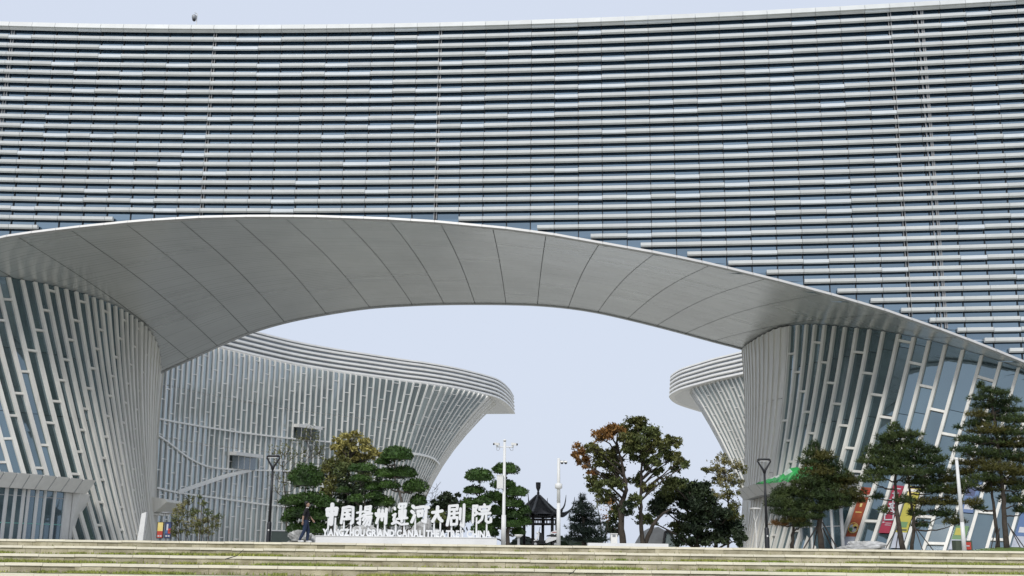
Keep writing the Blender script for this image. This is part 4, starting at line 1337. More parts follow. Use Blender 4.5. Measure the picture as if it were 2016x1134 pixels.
def dish(lab, u_left, z, r, cells):
    bn_ = [o for o in bpy.data.objects if o.get('label', '').startswith(lab)][0]
    k = rb_index(u_left); h = z / rightw.P(k + .5, 1).z
    c = rightw.P(k + .5, h); tt, nn = rightw.fr(k + .5, h); up = nn.cross(tt)
    for i, (dx, dz, rr_, m) in enumerate(cells):
        q = c + tt * dx * r + up * dz * r + nn * (.15 + .006 * i)
        MB().prism([q + tt * math.cos(a * .45) * rr_ * r + up * math.sin(a * .45) * rr_ * r for a in range(14)], nn * .003).build('print', m, bn_)
dish('orange red', 1650, zv(1678, 1040, 78.5), .40, [(0, 0, 1, 'p_yellow'), (0, .02, .86, 'p_orange'), (-.25, .1, .5, 'p_white'), (.3, .25, .42, 'p_yellow'), (.2, -.3, .5, 'p_white'), (-.35, -.3, .35, 'p_green'), (.45, .05, .25, 'black')])
k, H = banner(1712, zv(1735, 1050, 77.5), zv(1760, 955, 77.5), 'deep red banner with large white characters between two ribs', [(0, 1, 0, 1, 'p_maroon'), (.1, .8, .27, .285, 'p_white'), (.05, .25, .21, .23, 'p_white'), (.35, .9, .20, .21, 'p_white'), (.35, .9, .16, .17, 'p_white'), (.35, .8, .92, .94, 'p_white')])
bn = [o for o in bpy.data.objects if o.get('label', '').startswith('deep red banner')][0]
zlo, zhi = zv(1735, 1050, 77.5), zv(1760, 955, 77.5)
def bstroke(lines, zc, size, name):
    m_ = MB()
    h = (zlo + (zhi - zlo) * zc) / H
    c = rightw.P(k + .5, h); tt, nn = rightw.fr(k + .5, h)
    up = V((0, 0, 1)) - nn * nn.z; up.normalize(); sx = nn.cross(up) * -1
    if sx.x < 0: sx = -sx
    for (a, b) in lines:
        p = c + sx * (a[0] - .5) * size + up * (a[1] - .5) * size + nn * .17; q = c + sx * (b[0] - .5) * size + up * (b[1] - .5) * size + nn * .17
        d = (q - p).normalized(); s_ = d.cross(nn).normalized()
        m_.obox((p + q) / 2, (q - p) / 2 + d * .03, nn * .004, s_ * size * .055)
    m_.build('character', 'p_white', bn)
sz = .82
bstroke([((.45, 1.0), (.55, .9)), ((.15, .78), (.85, .78)), ((.2, .45), (.8, .45)), ((.05, .08), (.95, .08)), ((.5, .78), (.5, .08))], .62, sz, 'zhu')
bstroke([((.35, .95), (.52, .85)), ((.52, .85), (.08, .05)), ((.5, .7), (.92, .05))], .485, sz, 'ru')
bstroke([((.12, .88), (.12, .08)), ((.88, .88), (.88, .08)), ((.12, .88), (.88, .88)), ((.12, .1), (.88, .1))], .36, sz * .95, 'kou')
bstroke([((.3, .95), (.3, .1)), ((.7, .95), (.7, .1)), ((.05, .7), (.95, .7)), ((.3, .4), (.7, .4))], .80, sz * .6, 'x')
banner(1744, zv(1765, 1080, 77), zv(1790, 957, 77), 'yellow banner with a green figure and a white foot between two ribs',
       [(0, 1, .25, 1, 'p_lime'), (0, 1, 0, .25, 'p_pale'), (.1, .8, .33, .42, 'p_green'), (.0, .5, .8, .98, 'p_yellow'), (.3, .9, .28, .30, 'black')])
banner(1857, zv(1870, 1083, 76), zv(1885, 1036, 76), 'small green and white banner low between two ribs behind the white pole',
       [(0, 1, .42, 1, 'p_green'), (0, 1, 0, .42, 'p_pale'), (.1, .6, .6, .9, 'p_lime')])
banner(1857, zv(1895, 1010, 76), zv(1905, 945, 76), 'blue banner half hidden by pine branches above the green one',
       [(0, 1, 0, 1, 'p_sky'), (.2, .9, .1, .3, 'p_white'), (.0, .7, .5, .9, 'p_blue')])
banner(1978, zv(1990, 1082, 75), zv(2005, 1010, 75), 'blue and white banner at the right edge of the photo',
       [(0, 1, .35, 1, 'p_sky'), (0, 1, 0, .35, 'p_pale'), (.2, .8, .45, .6, 'p_white')])

# red plate on a dark green box beside the pole
Y = 51.5
t = thing('meter_box', (gx(1895, Y), Y, 0), 'dark green box with a red plate at the foot of the white pole at right', 'meter box')
Y = 53.2
MB().box(gx(1882, Y), gx(1914, Y), Y, Y + .5, 0, hz(1895, 1064, Y)).build('cabinet', mat('cabinet_green', (.07, .09, .06), .6), t)
MB().box(gx(1893, Y), gx(1911, Y), Y - .03, Y - .005, .08, hz(1895, 1067, Y)).build('plate', 'p_red', t)
MB().box(gx(1896, Y), gx(1908, Y), Y - .04, Y - .032, .22, .27).build('print', 'p_white', t)

# ================================================================== pavilion
Y = 112.0
X = gx(1066, Y)
M['tile'] = mat('roof_tile', (.045, .048, .052), .6, 0, .25, 3, .3, 20)
M['ridge'] = mat('roof_ridge', (.12, .125, .13), .6, 0, .15, 3)
M['wood'] = mat('dark_wood', (.02, .017, .016), .55, 0, .2, 3)
zap, zev = hz(1058, 977, Y), hz(1058, 1018, Y)
R0 = (gx(1118, Y) - gx(1058, Y)) * 1.08
X = gx(1059, Y)
t = thing('pavilion', (X, Y, 0), 'small dark hexagonal garden pavilion with upswept tiled roof and urn finial', 'pavilion')
ph0 = R(14)
def roof_pt(a, s):
    """a in sectors 0..6, s 0 apex..1 eave"""
    fr_ = a - math.floor(a)
    corner = abs(fr_ - .5) * 2                     # 1 at the corner ridges, 0 mid-side
    rad = .16 + (R0 * (.86 + .20 * corner ** 3) - .16) * (s ** .92)
    rad *= math.cos(math.pi / 6) / math.cos((fr_ - .5) * math.pi / 3) if True else 1
    z = zap - (zap - zev) * (1 - (1 - s) ** 1.9) + .75 * (corner ** 4) * max(0, s - .55) ** 1.6 / .45 ** 1.6
    th = ph0 + a * math.pi / 3
    return V((X + rad * math.cos(th), Y + rad * math.sin(th), z))
rf = MB(); na, ns = 48, 12
for i in range(na):
    for j in range(ns + 1):
        rf.v.append(tuple(roof_pt(i * 6 / na, j / ns)))
for i in range(na):
    for j in range(ns):
        a, b = i * (ns + 1) + j, ((i + 1) % na) * (ns + 1) + j
        rf.f.append((a, a + 1, b + 1, b)); rf.m.append(0)
rf.build('roof', 'tile', t, True)
ribs = MB()
for i in range(72):
    a = (i + .5) * 6 / 72
    ribs.tube([roof_pt(a, s) + V((0, 0, .02)) for s in (.12, .35, .6, .8, 1.0)], [.03, .05, .055, .055, .055], 5)
tag(ribs.build('tile_ribs', 'tile', t), kind='stuff')
for q in range(6):
    pts = [roof_pt(q + 1e-6, s) + V((0, 0, .08)) for s in (0, .2, .4, .6, .75, .88, 1.0)]
    d = (pts[-1] - pts[-2]).normalized()
    pts += [pts[-1] + d * .22 + V((0, 0, .16)), pts[-1] + d * .36 + V((0, 0, .52)), pts[-1] + d * .44 + V((0, 0, .95))]
    MB().tube(pts, [.10, .12, .12, .12, .11, .10, .09, .07, .05, .02], 7).build('ridge', 'ridge', t, True)
MB().lathe((X, Y, zap - .05), [(.30, 0), (.22, .14), (.11, .26), (.15, .38), (.09, .46), (.11, .6), (.22, .85), (.25, 1.2), (.22, 1.24), (.25, 1.28), (.25, 1.4), (.06, 1.42)], 14).build('finial', 'tile', t, True)
rc = R0 * .60
for q in range(6):
    a = ph0 + (q) * math.pi / 3
    cx, cy = X + rc * math.cos(a), Y + rc * math.sin(a)
    MB().tube([(cx, cy, 0), (cx, cy, zev + .3)], .15, 10).build('column', 'wood', t, True)
    a2 = a + math.pi / 3
    dx_, dy_ = X + rc * math.cos(a2), Y + rc * math.sin(a2)
    for z0, z1, w_ in ((zev - .05, zev + .45, .12), (zev - .75, zev - .6, .06), (zev - .3, zev - .18, .05)):
        MB().obox(((cx + dx_) / 2, (cy + dy_) / 2, (z0 + z1) / 2), ((dx_ - cx) / 2, (dy_ - cy) / 2, 0), V((-(dy_ - cy), dx_ - cx, 0)).normalized() * w_, (0, 0, (z1 - z0) / 2)).build('beam', 'wood', t)
    for f_ in (.12, .3, .7, .88):
        MB().box(cx + (dx_ - cx) * f_ - .04, cx + (dx_ - cx) * f_ + .04, cy + (dy_ - cy) * f_ - .04, cy + (dy_ - cy) * f_ + .04, zev - .61, zev - .29).build('lattice_bar', 'wood', t)
    e_ = roof_pt(q + 1e-6, .93)
    MB().tube([e_ + V((0, 0, -.1)), e_ + V((0, 0, -.62))], [.05, .08], 6).build('eave_bell', 'wood', t)
MB().lathe((X, Y, 0), [(R0 * .8, 0), (R0 * .8, .15), (R0 * .78, .16)], 6).build('platform', 'ridge', t)
uz = MB().lathe((X, Y, zev + .25), [(R0 * .78, 0), (R0 * .4, .5), (.2, .7)], 6); uz.build('roof_underside', 'wood', t)

# ================================================================== scooter
Y = 74.0
X0 = gx(1048, Y); X1 = gx(1101, Y); L = X1 - X0
M['sc_white'] = mat('scooter_white', (.72, .73, .74), .3, 0, .04); M['sc_red'] = mat('scooter_red', (.35, .03, .04), .4); M['rubber'] = mat('rubber', (.012, .012, .013), .8)
t = thing('scooter', ((X0 + X1) / 2, Y, 0), 'white electric scooter with black seat parked in front of the pavilion', 'scooter')
def sx(f): return X0 + L * f
for f_ in (.12, .86):
    w_ = MB().lathe((sx(f_), Y - .06, .24), [(.12, 0), (.23, .01), (.24, .06), (.23, .11), (.12, .12)], 20, ax=(0, 1, 0)).build('wheel', 'rubber', t, True)
    MB().lathe((sx(f_), Y - .07, .24), [(.03, 0), (.11, .012), (.11, .13), (.03, .14)], 14, ax=(0, 1, 0)).build('rim', 'cable', w_, True)
MB().tube([(sx(.12), Y, .26), (sx(.19), Y, .62), (sx(.24), Y, .98)], [.035, .035, .03], 8).build('fork', 'cable', t, True)
MB().prism([(sx(.10), Y - .20, .50), (sx(.15), Y - .20, .46), (sx(.30), Y - .17, .92), (sx(.25), Y - .17, .98)], (0, .38, 0)).build('front_shield', 'sc_white', t)
MB().prism([(sx(.04), Y - .09, .46), (sx(.10), Y - .09, .52), (sx(.22), Y - .09, .49), (sx(.22), Y - .09, .45), (sx(.08), Y - .09, .42)], (0, .18, 0)).build('mudguard', 'sc_white', t)
MB().prism([(sx(.20), Y - .16, .28), (sx(.52), Y - .16, .26), (sx(.52), Y - .16, .34), (sx(.24), Y - .16, .36)], (0, .32, 0)).build('footboard', 'black', t)
MB().prism([(sx(.48), Y - .15, .28), (sx(.66), Y - .15, .40), (sx(1.0), Y - .13, .60), (sx(.98), Y - .13, .70), (sx(.62), Y - .15, .70), (sx(.50), Y - .15, .52)], (0, .30, 0)).build('body', 'sc_white', t)
MB().prism([(sx(.52), Y - .16, .72), (sx(.92), Y - .14, .73), (sx(.95), Y - .14, .82), (sx(.74), Y - .14, .86), (sx(.54), Y - .16, .80)], (0, .30, 0)).build('seat', 'black', t)
MB().prism([(sx(.64), Y - .22, .87), (sx(1.04), Y - .22, .92), (sx(1.03), Y - .22, 1.06), (sx(.84), Y - .22, 1.12), (sx(.66), Y - .22, .98)], (0, .44, 0)).build('cargo_cover', 'sc_white', t)
MB().prism([(sx(.72), Y - .226, .955), (sx(1.0), Y - .226, .985), (sx(1.0), Y - .226, 1.03), (sx(.74), Y - .226, 1.0)], (0, .452, 0)).build('cover_stripe', 'sc_red', t)
MB().tube([(sx(.25), Y - .32, 1.02), (sx(.24), Y - .1, .98), (sx(.24), Y + .1, .98), (sx(.25), Y + .32, 1.02)], .025, 8).build('handlebar', 'black', t)
MB().ball((sx(.21), Y, .95), (.12, .12, .10), 10).build('headlight', 'sc_white', t, True)
for s in (-1, 1):
    m_ = MB().tube([(sx(.25), Y + s * .28, 1.02), (sx(.27), Y + s * .30, 1.22)], .012, 6)
    m_.obox((sx(.28), Y + s * .30, 1.27), (.012, 0, .0), (0, .06, 0), (0, 0, .045)); m_.build('mirror', 'black', t)
# black leg apron hanging on the front
MB().prism([(sx(.26), Y - .24, .98), (sx(.36), Y - .24, .93), (sx(.42), Y - .24, .38), (sx(.24), Y - .24, .42)], (0, .46, 0)).build('leg_apron', 'black', t)

# ================================================================== grey pitched skylights behind the big tree
Y = 84.0
M['shingle'] = mat('grey_shingle', (.16, .17, .18), .7, 0, .15, 2)
t = thing('skylight_house', (gx(1300, Y), Y, 0), 'low grey pitched roof with a greenish glazed gable behind the tree trunks', 'skylight house')
P = lambda u, v, dy=0: V((at(u, v, Y).x, Y + dy, max(0, at(u, v, Y).z)))
m_ = MB().prism([P(1262, 1078), P(1280, 1046), P(1296, 1037), P(1313, 1046), P(1318, 1078)], (0, 6, 0)); m_.build('roof', 'shingle', t)
MB().prism([P(1304, 1078, -.5), P(1308, 1048, -.5), P(1314, 1045, -.5), P(1332, 1078, -.5)], (0, .3, 0)).build('gable_glass', 'glass_far', t)
for a, b in (((1303, 1078), (1307.5, 1047)), ((1307.5, 1047), (1315, 1044.5)), ((1315, 1044.5), (1333, 1078))):
    MB().tube([P(*a, -.6), P(*b, -.6)], .09, 6).build('frame_bar', 'black', t)

# ================================================================== rocks
M['rock'] = mat('rock', (.22, .22, .21), .9, 0, .3, 3, .8, 14, col2=(.62, .62, .60), detail=9)
for (u0, u1, vt, Y, lab, sd_) in ((573, 623, 1053.5, 52.2, 'pale weathered rock behind the feet of the walking person', 1), (684, 760, 1037, 53.5, 'pale rock behind the left half of the sign letters', 2), (795, 868, 1034, 53.7, 'pale rock behind the middle of the sign letters', 3), (1650, 1748, 1071.5, 51.5, 'flat pale rock lying in front of the right leg banners', 4)):
    c = (gx((u0 + u1) / 2, Y), Y, 0); hh = hz((u0 + u1) / 2, vt, Y)
    m_ = lump(MB(), c, ((gx(u1, Y) - gx(u0, Y)) / 2, .55, hh), sd_, 34, .42, -.1)
    tag(m_.build('rock', 'rock', None, False), lab, 'rock', 'garden rocks')
# ================================================================== planting
lr = np.random.default_rng(11)
def leaf_mat(name, c1, c2, var=.45, trans=.25):
    m = mat(name, c1, .55, 0, 0, .9, col2=c2, spec=.3)
    per_object(m, var)
    b = principled(m)
    b.inputs['Subsurface Weight'].default_value = 0
    return m
M['lf_camphor'] = leaf_mat('leaf_camphor', (.045, .068, .022), (.14, .16, .05))
M['lf_olive'] = leaf_mat('leaf_olive', (.07, .085, .022), (.15, .145, .042))
M['lf_orange'] = leaf_mat('leaf_orange', (.20, .085, .028), (.30, .17, .05))
M['lf_yellow'] = leaf_mat('leaf_yellow', (.23, .205, .055), (.36, .32, .10))
M['lf_dark'] = leaf_mat('leaf_dark', (.014, .027, .015), (.045, .065, .027))
M['lf_podo'] = leaf_mat('leaf_podo', (.016, .042, .009), (.06, .115, .022))
M['lf_pine'] = leaf_mat('needle_pine', (.020, .044, .015), (.078, .105, .030))
M['lf_pine_y'] = leaf_mat('needle_pine_olive', (.05, .06, .015), (.11, .10, .025))
M['lf_conifer'] = leaf_mat('needle_conifer', (.008, .018, .014), (.02, .034, .022))
M['lf_pale'] = leaf_mat('leaf_pale', (.16, .17, .07), (.28, .24, .10))
M['bark'] = mat('bark', (.035, .028, .022), .9, 0, .3, 4, .6, 20, col2=(.08, .065, .05))
M['bark_pale'] = mat('bark_pale', (.14, .12, .10), .9, 0, .3, 4, .4, 20)
M['stake'] = mat('stake_wood', (.06, .05, .045), .8, 0, .2, 4)
def quads(name, V4, midx, mats, parent, smooth=False, tris=False):
    """V4: (n, 4|3, 3) array of leaf corners"""
    n, kk = V4.shape[0], V4.shape[1]
    off = np.array(ORG[parent.name])
    me = bpy.data.meshes.new(name)
    me.vertices.add(n * kk); me.loops.add(n * kk); me.polygons.add(n)
    me.vertices.foreach_set('co', (V4.reshape(-1, 3) - off).astype(np.float32).ravel())
    me.loops.foreach_set('vertex_index', np.arange(n * kk, dtype=np.int32))
    me.polygons.foreach_set('loop_start', np.arange(0, n * kk, kk, dtype=np.int32))
    me.polygons.foreach_set('loop_total', np.full(n, kk, dtype=np.int32))
    for m in mats: me.materials.append(M[m])
    me.polygons.foreach_set('material_index', np.asarray(midx, dtype=np.int32))
    me.update(calc_edges=True)
    ob = bpy.data.objects.new(name, me); COL.objects.link(ob)
    ob.parent = parent; ORG[ob.name] = tuple(off)
    return ob
def unit(n):
    v = lr.normal(size=(n, 3)); return v / np.linalg.norm(v, axis=1, keepdims=True)
def leaves_in(c, r, n, size, shell=.2, droop=0.0, sub=11):
    """leaf quads in an uneven ellipsoid clump made of smaller sub-clumps"""
    c = np.array(c); r = np.array(r)
    sc = unit(sub) * (lr.random((sub, 1)) ** .4) * .85
    sr = lr.uniform(.20, .46, (sub, 1))
    pick = lr.integers(0, sub, n)
    q = unit(n) * (shell + (1 - shell) * lr.random((n, 1))) ** .6
    stray = np.where(lr.random((n, 1)) < .22, lr.uniform(1.1, 2.1, (n, 1)), 1.0)
    pos = c + (sc[pick] + q * sr[pick] * stray) * r
    pos[:, 2] -= droop * lr.random(n) * r[2]
    a = unit(n); b = np.cross(a, unit(n)); b /= np.linalg.norm(b, axis=1, keepdims=True) + 1e-9
    s = size * lr.uniform(.6, 1.3, (n, 1))
    a = a * s; b = b * s * .45
    return np.stack([pos - a, pos + b * .9, pos + a, pos - b * .9], axis=1)
def needles_in(c, r, n, ln, wd, sub=0):
    """tufts of needles on a flattened pad"""
    c = np.array(c); r = np.array(r)
    per = 9
    nt = max(3, n // per)
    d = unit(nt) * (lr.random((nt, 1)) ** .45)
    d[:, 2] = np.where(d[:, 2] < -.2, d[:, 2] * .35, d[:, 2])
    ctr = c + d * r
    ctr = np.repeat(ctr, per, axis=0)
    dirs = unit(nt * per) + np.repeat(np.column_stack([d[:, 0] * .5, d[:, 1] * .5, np.full(nt, .55)]), per, axis=0)
    dirs /= np.linalg.norm(dirs, axis=1, keepdims=True)
    side = np.cross(dirs, unit(nt * per)); side /= np.linalg.norm(side, axis=1, keepdims=True) + 1e-9
    l = ln * lr.uniform(.6, 1.2, (nt * per, 1))
    return np.stack([ctr - side * wd, ctr + side * wd, ctr + dirs * l + side * wd * .3, ctr + dirs * l - side * wd * .3], axis=1)
def pad_leaves(c, r, n, size):
    """clipped dome pad: leaves close to an even, slightly lumpy surface"""
    c = np.array(c); r = np.array(r)
    d = unit(n)
    under = lr.random(n) < .80
    d[:, 2] = np.where(under & (d[:, 2] < 0), -d[:, 2], d[:, 2])
    ph = lr.uniform(0, 6, 6)
    th = np.arctan2(d[:, 1], d[:, 0])
    lump_ = 1 + .07 * np.sin(3 * th + ph[0]) + .06 * np.sin(5 * th + ph[1] + 3 * d[:, 2]) + .05 * np.sin(9 * d[:, 2] + ph[2] + 2 * th)
    pos = d * lump_[:, None] * (1 - .16 * lr.random((n, 1)) ** 1.5 + .05 * lr.random((n, 1)) ** 3)
    pos[:, 2] = np.where(pos[:, 2] < 0, pos[:, 2] * .45, pos[:, 2])
    pos = c + pos * r
    a = unit(n) * .8 + d * .5; a /= np.linalg.norm(a, axis=1, keepdims=True)
    b = np.cross(a, unit(n)); b /= np.linalg.norm(b, axis=1, keepdims=True) + 1e-9
    s = size * lr.uniform(.6, 1.25, (n, 1))
    a = a * s; b = b * s * .35
    return np.stack([pos - a, pos + b, pos + a, pos - b], axis=1)
def branch(m_, pts, r0, r1, n=6, wob=.04):
    pts = catmull(pts, 4)
    L = len(pts)
    out = []
    for i, p in enumerate(pts):
        w_ = wob if 0 < i < L - 1 else 0
        out.append(p + V((rnd.uniform(-w_, w_), rnd.uniform(-w_, w_), rnd.uniform(-w_, w_))))
    m_.tube(out, [r0 + (r1 - r0) * i / (L - 1) for i in range(L)], n)
def plant(name, label, cat, Y, trunks, clumps, kind, size, dens, r0=.14, group=None, bark='bark', dyj=.6, limb=.035, core=None, core_name='crown', lw=.016):
    """trunks: lists of (u, v) ; clumps: (u, v, ru, rv, material)"""
    ub = trunks[0][0][0]
    X = gx(ub, Y)
    root = thing(name, (X, Y, 0), label, cat, group)
    pm = Y / 2200 * 1.02
    tr = MB()
    paths = []
    for ti, tk in enumerate(trunks):
        pts = [V((gx(tk[0][0], Y) , Y + .3 * ti, -.02))] + [at(u, v, Y + .3 * ti) for u, v in tk[1:]]
        rr0 = r0 * (1 if ti == 0 else .7)
        branch(tr, pts, rr0, rr0 * .28, 8)
        paths.append((catmull(pts, 4), rr0))
    mats = []
    arrs, mid = [], []
    inner_ = MB()
    for (u, v, ru, rv, mm) in clumps:
        if mm not in mats: mats.append(mm)
        dy = rnd.uniform(-dyj, dyj)
        c = at(u, v, Y + dy)
        gr_ = {'leaf': 1.14, 'pad': 1.0, 'pine': 1.1}[kind]
        rad = (ru * pm * gr_, (ru * .9 if kind != 'pad' else ru) * pm * gr_, rv * pm * gr_ * {'pad': 1.2, 'pine': 1.3, 'leaf': 1}[kind])
        # limb from the nearest lower trunk point
        best = None
        for pth, rr0 in paths:
            for p in pth:
                if p.z > c.z - rad[2] * .2 and p.z > 1.0: continue
                hd_ = math.hypot(p.x - c.x, p.y - c.y)
                dd = abs((c.z - p.z) - (.75 if kind == 'leaf' else .25) * hd_) + hd_ * .6 + (c - p).length * .25
                if best is None or dd < best[0]: best = (dd, p)
        if best:
            p = best[1]; e_ = c - V((0, 0, rad[2] * .25))
            if (e_ - p).length > .15:
                mid_ = p.lerp(e_, .55) + V((0, 0, -.08 * (e_ - p).length if kind != 'leaf' else .05 * (e_ - p).length))
                branch(tr, [p, mid_, e_], min(r0 * .5, limb * 1.4), limb * .45, 5)
                if kind == 'leaf':                 # twigs inside the clump
                    for _ in range(3):
                        q = e_ + V((rnd.uniform(-1, 1) * rad[0], rnd.uniform(-1, 1) * rad[1], rnd.uniform(-.2, 1) * rad[2])) * .8
                        branch(tr, [mid_.lerp(e_, .5), e_.lerp(q, .4), q], limb * .4, .008, 4)
        area = rad[0] * rad[2]
        n = int(dens * area) + 12
        if kind == 'leaf': a_ = leaves_in(c, rad, n, size)
        elif kind == 'pine': a_ = needles_in(c, rad, n, size, lw)
        else:
            a_ = pad_leaves(c, rad, n, size)
            lump(inner_, c, (rad[0] * .86, rad[1] * .86, rad[2] * .82), int(u * 7 + v), 14, .10, -.3)
        arrs.append(a_); mid.append(np.full(a_.shape[0], mats.index(mm)))
    tr.build('trunk', bark, root, True)
    quads('crown', np.concatenate(arrs), np.concatenate(mid), mats, root)
    if inner_.v: inner_.build('inner_foliage', mats[0], root)
    return root
def stake(root, u0, v0, u1, v1, Y, dy0=-.7, r=.035):
    a = at(u0, v0, Y); a = V((gx(u0, Y + dy0), Y + dy0, 0)); b = at(u1, v1, Y)
    MB().tube([a, b], r, 6).build('stake', 'stake', root)

# --- the three pines in front of the right leg
G = 'young staked pines in front of the right leg'
A = plant('pine_tree', 'bushy pine with forked base and wooden stakes beside the right black lamp', 'pine tree', 61.0,
      [[(1618, 1080), (1613, 1040), (1616, 1000), (1612, 950), (1607, 880)], [(1562, 1080), (1561, 1045), (1563, 1005)]],
      [(1603, 878, 9, 9, 'lf_pine'), (1600, 893, 18, 9, 'lf_pine'), (1624, 900, 20, 10, 'lf_pine_y'), (1598, 910, 24, 11, 'lf_pine'), (1632, 918, 26, 12, 'lf_pine'), (1608, 930, 34, 12, 'lf_pine_y'), (1640, 938, 34, 12, 'lf_pine'), (1590, 948, 30, 12, 'lf_pine'), (1655, 950, 32, 12, 'lf_pine_y'), (1620, 955, 36, 14, 'lf_pine'), (1664, 944, 26, 9, 'lf_pine_y'),
       (1546, 972, 26, 13, 'lf_pine'), (1580, 970, 30, 14, 'lf_pine'), (1628, 975, 40, 15, 'lf_pine'), (1672, 972, 32, 12, 'lf_pine_y'), (1535, 992, 26, 13, 'lf_pine'), (1572, 996, 30, 13, 'lf_pine'), (1610, 998, 34, 14, 'lf_pine'), (1650, 992, 30, 12, 'lf_pine'), (1686, 985, 22, 9, 'lf_pine_y'),
       (1548, 1010, 26, 11, 'lf_pine'), (1590, 1016, 30, 11, 'lf_pine'), (1560, 1026, 26, 6, 'lf_pine_y'), (1536, 1032, 18, 4, 'lf_orange'), (1578, 1034, 20, 6, 'lf_pine')], 'pine', .20, 4600, .17, G)
for s in ((1580, 1078, 1612, 1030), (1650, 1078, 1619, 1028), (1640, 1078, 1620, 1040), (1600, 1078, 1610, 1035)): stake(A, *s, 61.0, rnd.uniform(-.9, .9))
A = plant('pine_tree', 'twin trunked dark pine with open lower branches in front of the red and yellow banners', 'pine tree', 58.5,
      [[(1778, 1085), (1769, 1030), (1765, 992), (1764, 950), (1762, 860)], [(1798, 1085), (1798, 1030), (1793, 985), (1788, 935), (1786, 890)]],
      [(1759, 843, 11, 9, 'lf_pine'), (1772, 857, 22, 9, 'lf_pine'), (1744, 862, 20, 9, 'lf_pine'), (1800, 856, 16, 7, 'lf_pine'), (1758, 876, 30, 11, 'lf_pine'), (1796, 876, 26, 10, 'lf_pine'), (1726, 888, 24, 10, 'lf_pine'), (1770, 893, 36, 12, 'lf_pine'), (1826, 888, 22, 9, 'lf_pine'), (1718, 908, 26, 11, 'lf_pine'), (1756, 912, 34, 12, 'lf_pine'), (1806, 908, 34, 12, 'lf_pine'), (1846, 905, 20, 9, 'lf_pine'),
       (1732, 930, 30, 11, 'lf_pine'), (1780, 930, 36, 12, 'lf_pine'), (1836, 928, 30, 11, 'lf_pine'), (1716, 945, 24, 9, 'lf_pine'), (1812, 948, 34, 12, 'lf_pine'), (1862, 945, 26, 10, 'lf_pine_y'), (1840, 965, 34, 12, 'lf_pine'), (1880, 968, 26, 10, 'lf_pine_y'), (1780, 985, 17, 9, 'lf_pine'), (1820, 990, 26, 8, 'lf_pine_y'), (1862, 990, 30, 10, 'lf_pine_y'), (1726, 978, 12, 7, 'lf_pine'), (1740, 1006, 10, 6, 'lf_pine'),
       (1804, 1012, 16, 7, 'lf_pine'), (1858, 1012, 26, 9, 'lf_pine'), (1814, 1034, 18, 6, 'lf_pine'), (1880, 1028, 22, 8, 'lf_pine_y')], 'pine', .20, 4600, .15, G)
for s in ((1740, 1082, 1772, 1030), (1762, 1082, 1770, 1040), (1816, 1082, 1800, 1035), (1838, 1082, 1802, 1038)): stake(A, *s, 58.5, rnd.uniform(-.9, .9), .025)
A = plant('pine_tree', 'tallest pine with layered olive green boughs at the right edge of the photo', 'pine tree', 57.0,
      [[(1982, 1084), (1979, 1030), (1974, 965), (1964, 870), (1948, 762)], [(1969, 1084), (1960, 1020), (1953, 965), (1950, 930)]],
      [(1930, 760, 7, 8, 'lf_pine'), (1944, 770, 16, 7, 'lf_pine'), (1966, 774, 18, 7, 'lf_pine'), (1932, 784, 22, 7, 'lf_pine'), (1975, 790, 28, 9, 'lf_pine'), (1946, 800, 28, 8, 'lf_pine'), (1985, 808, 26, 8, 'lf_pine'), (1926, 816, 22, 7, 'lf_pine_y'), (1962, 824, 36, 9, 'lf_pine'), (2004, 828, 30, 9, 'lf_pine'), (1922, 836, 26, 7, 'lf_pine'), (1888, 842, 8, 4, 'lf_pine'), (1948, 848, 40, 10, 'lf_pine_y'), (1994, 852, 34, 10, 'lf_pine'),
       (1908, 866, 26, 7, 'lf_pine'), (1950, 872, 40, 10, 'lf_pine'), (2000, 876, 38, 12, 'lf_pine_y'), (1896, 886, 24, 7, 'lf_pine'), (1936, 894, 36, 10, 'lf_pine'), (1984, 900, 40, 11, 'lf_pine'), (2020, 905, 26, 12, 'lf_pine_y'), (1912, 912, 34, 9, 'lf_pine_y'), (1962, 922, 40, 11, 'lf_pine_y'), (2006, 930, 34, 12, 'lf_pine_y'), (1898, 930, 26, 9, 'lf_pine_y'), (1934, 942, 32, 9, 'lf_pine'), (1980, 950, 36, 10, 'lf_pine_y'),
       (2012, 960, 30, 10, 'lf_pine'), (1902, 955, 26, 8, 'lf_pine'), (1948, 965, 24, 7, 'lf_pine_y'), (2000, 985, 30, 10, 'lf_pine'), (1912, 990, 20, 7, 'lf_pine_y'), (2016, 1005, 20, 9, 'lf_pine'), (1925, 1000, 14, 6, 'lf_pine')], 'pine', .20, 4600, .16, G)
for s in ((1948, 1082, 1962, 1030), (1956, 1082, 1968, 1040), (2012, 1082, 1984, 1030), (2022, 1082, 1986, 1035)): stake(A, *s, 57.0, rnd.uniform(-.9, .9), .025)
md = lump(MB(), (gx(1990, 57), 57, -.05), (2.6, 1.6, .26), 9, 24, .1, -.1)
tag(md.build('grass_mound', leaf_mat('mound_grass', (.05, .08, .02), (.10, .14, .035))), kind='stuff')

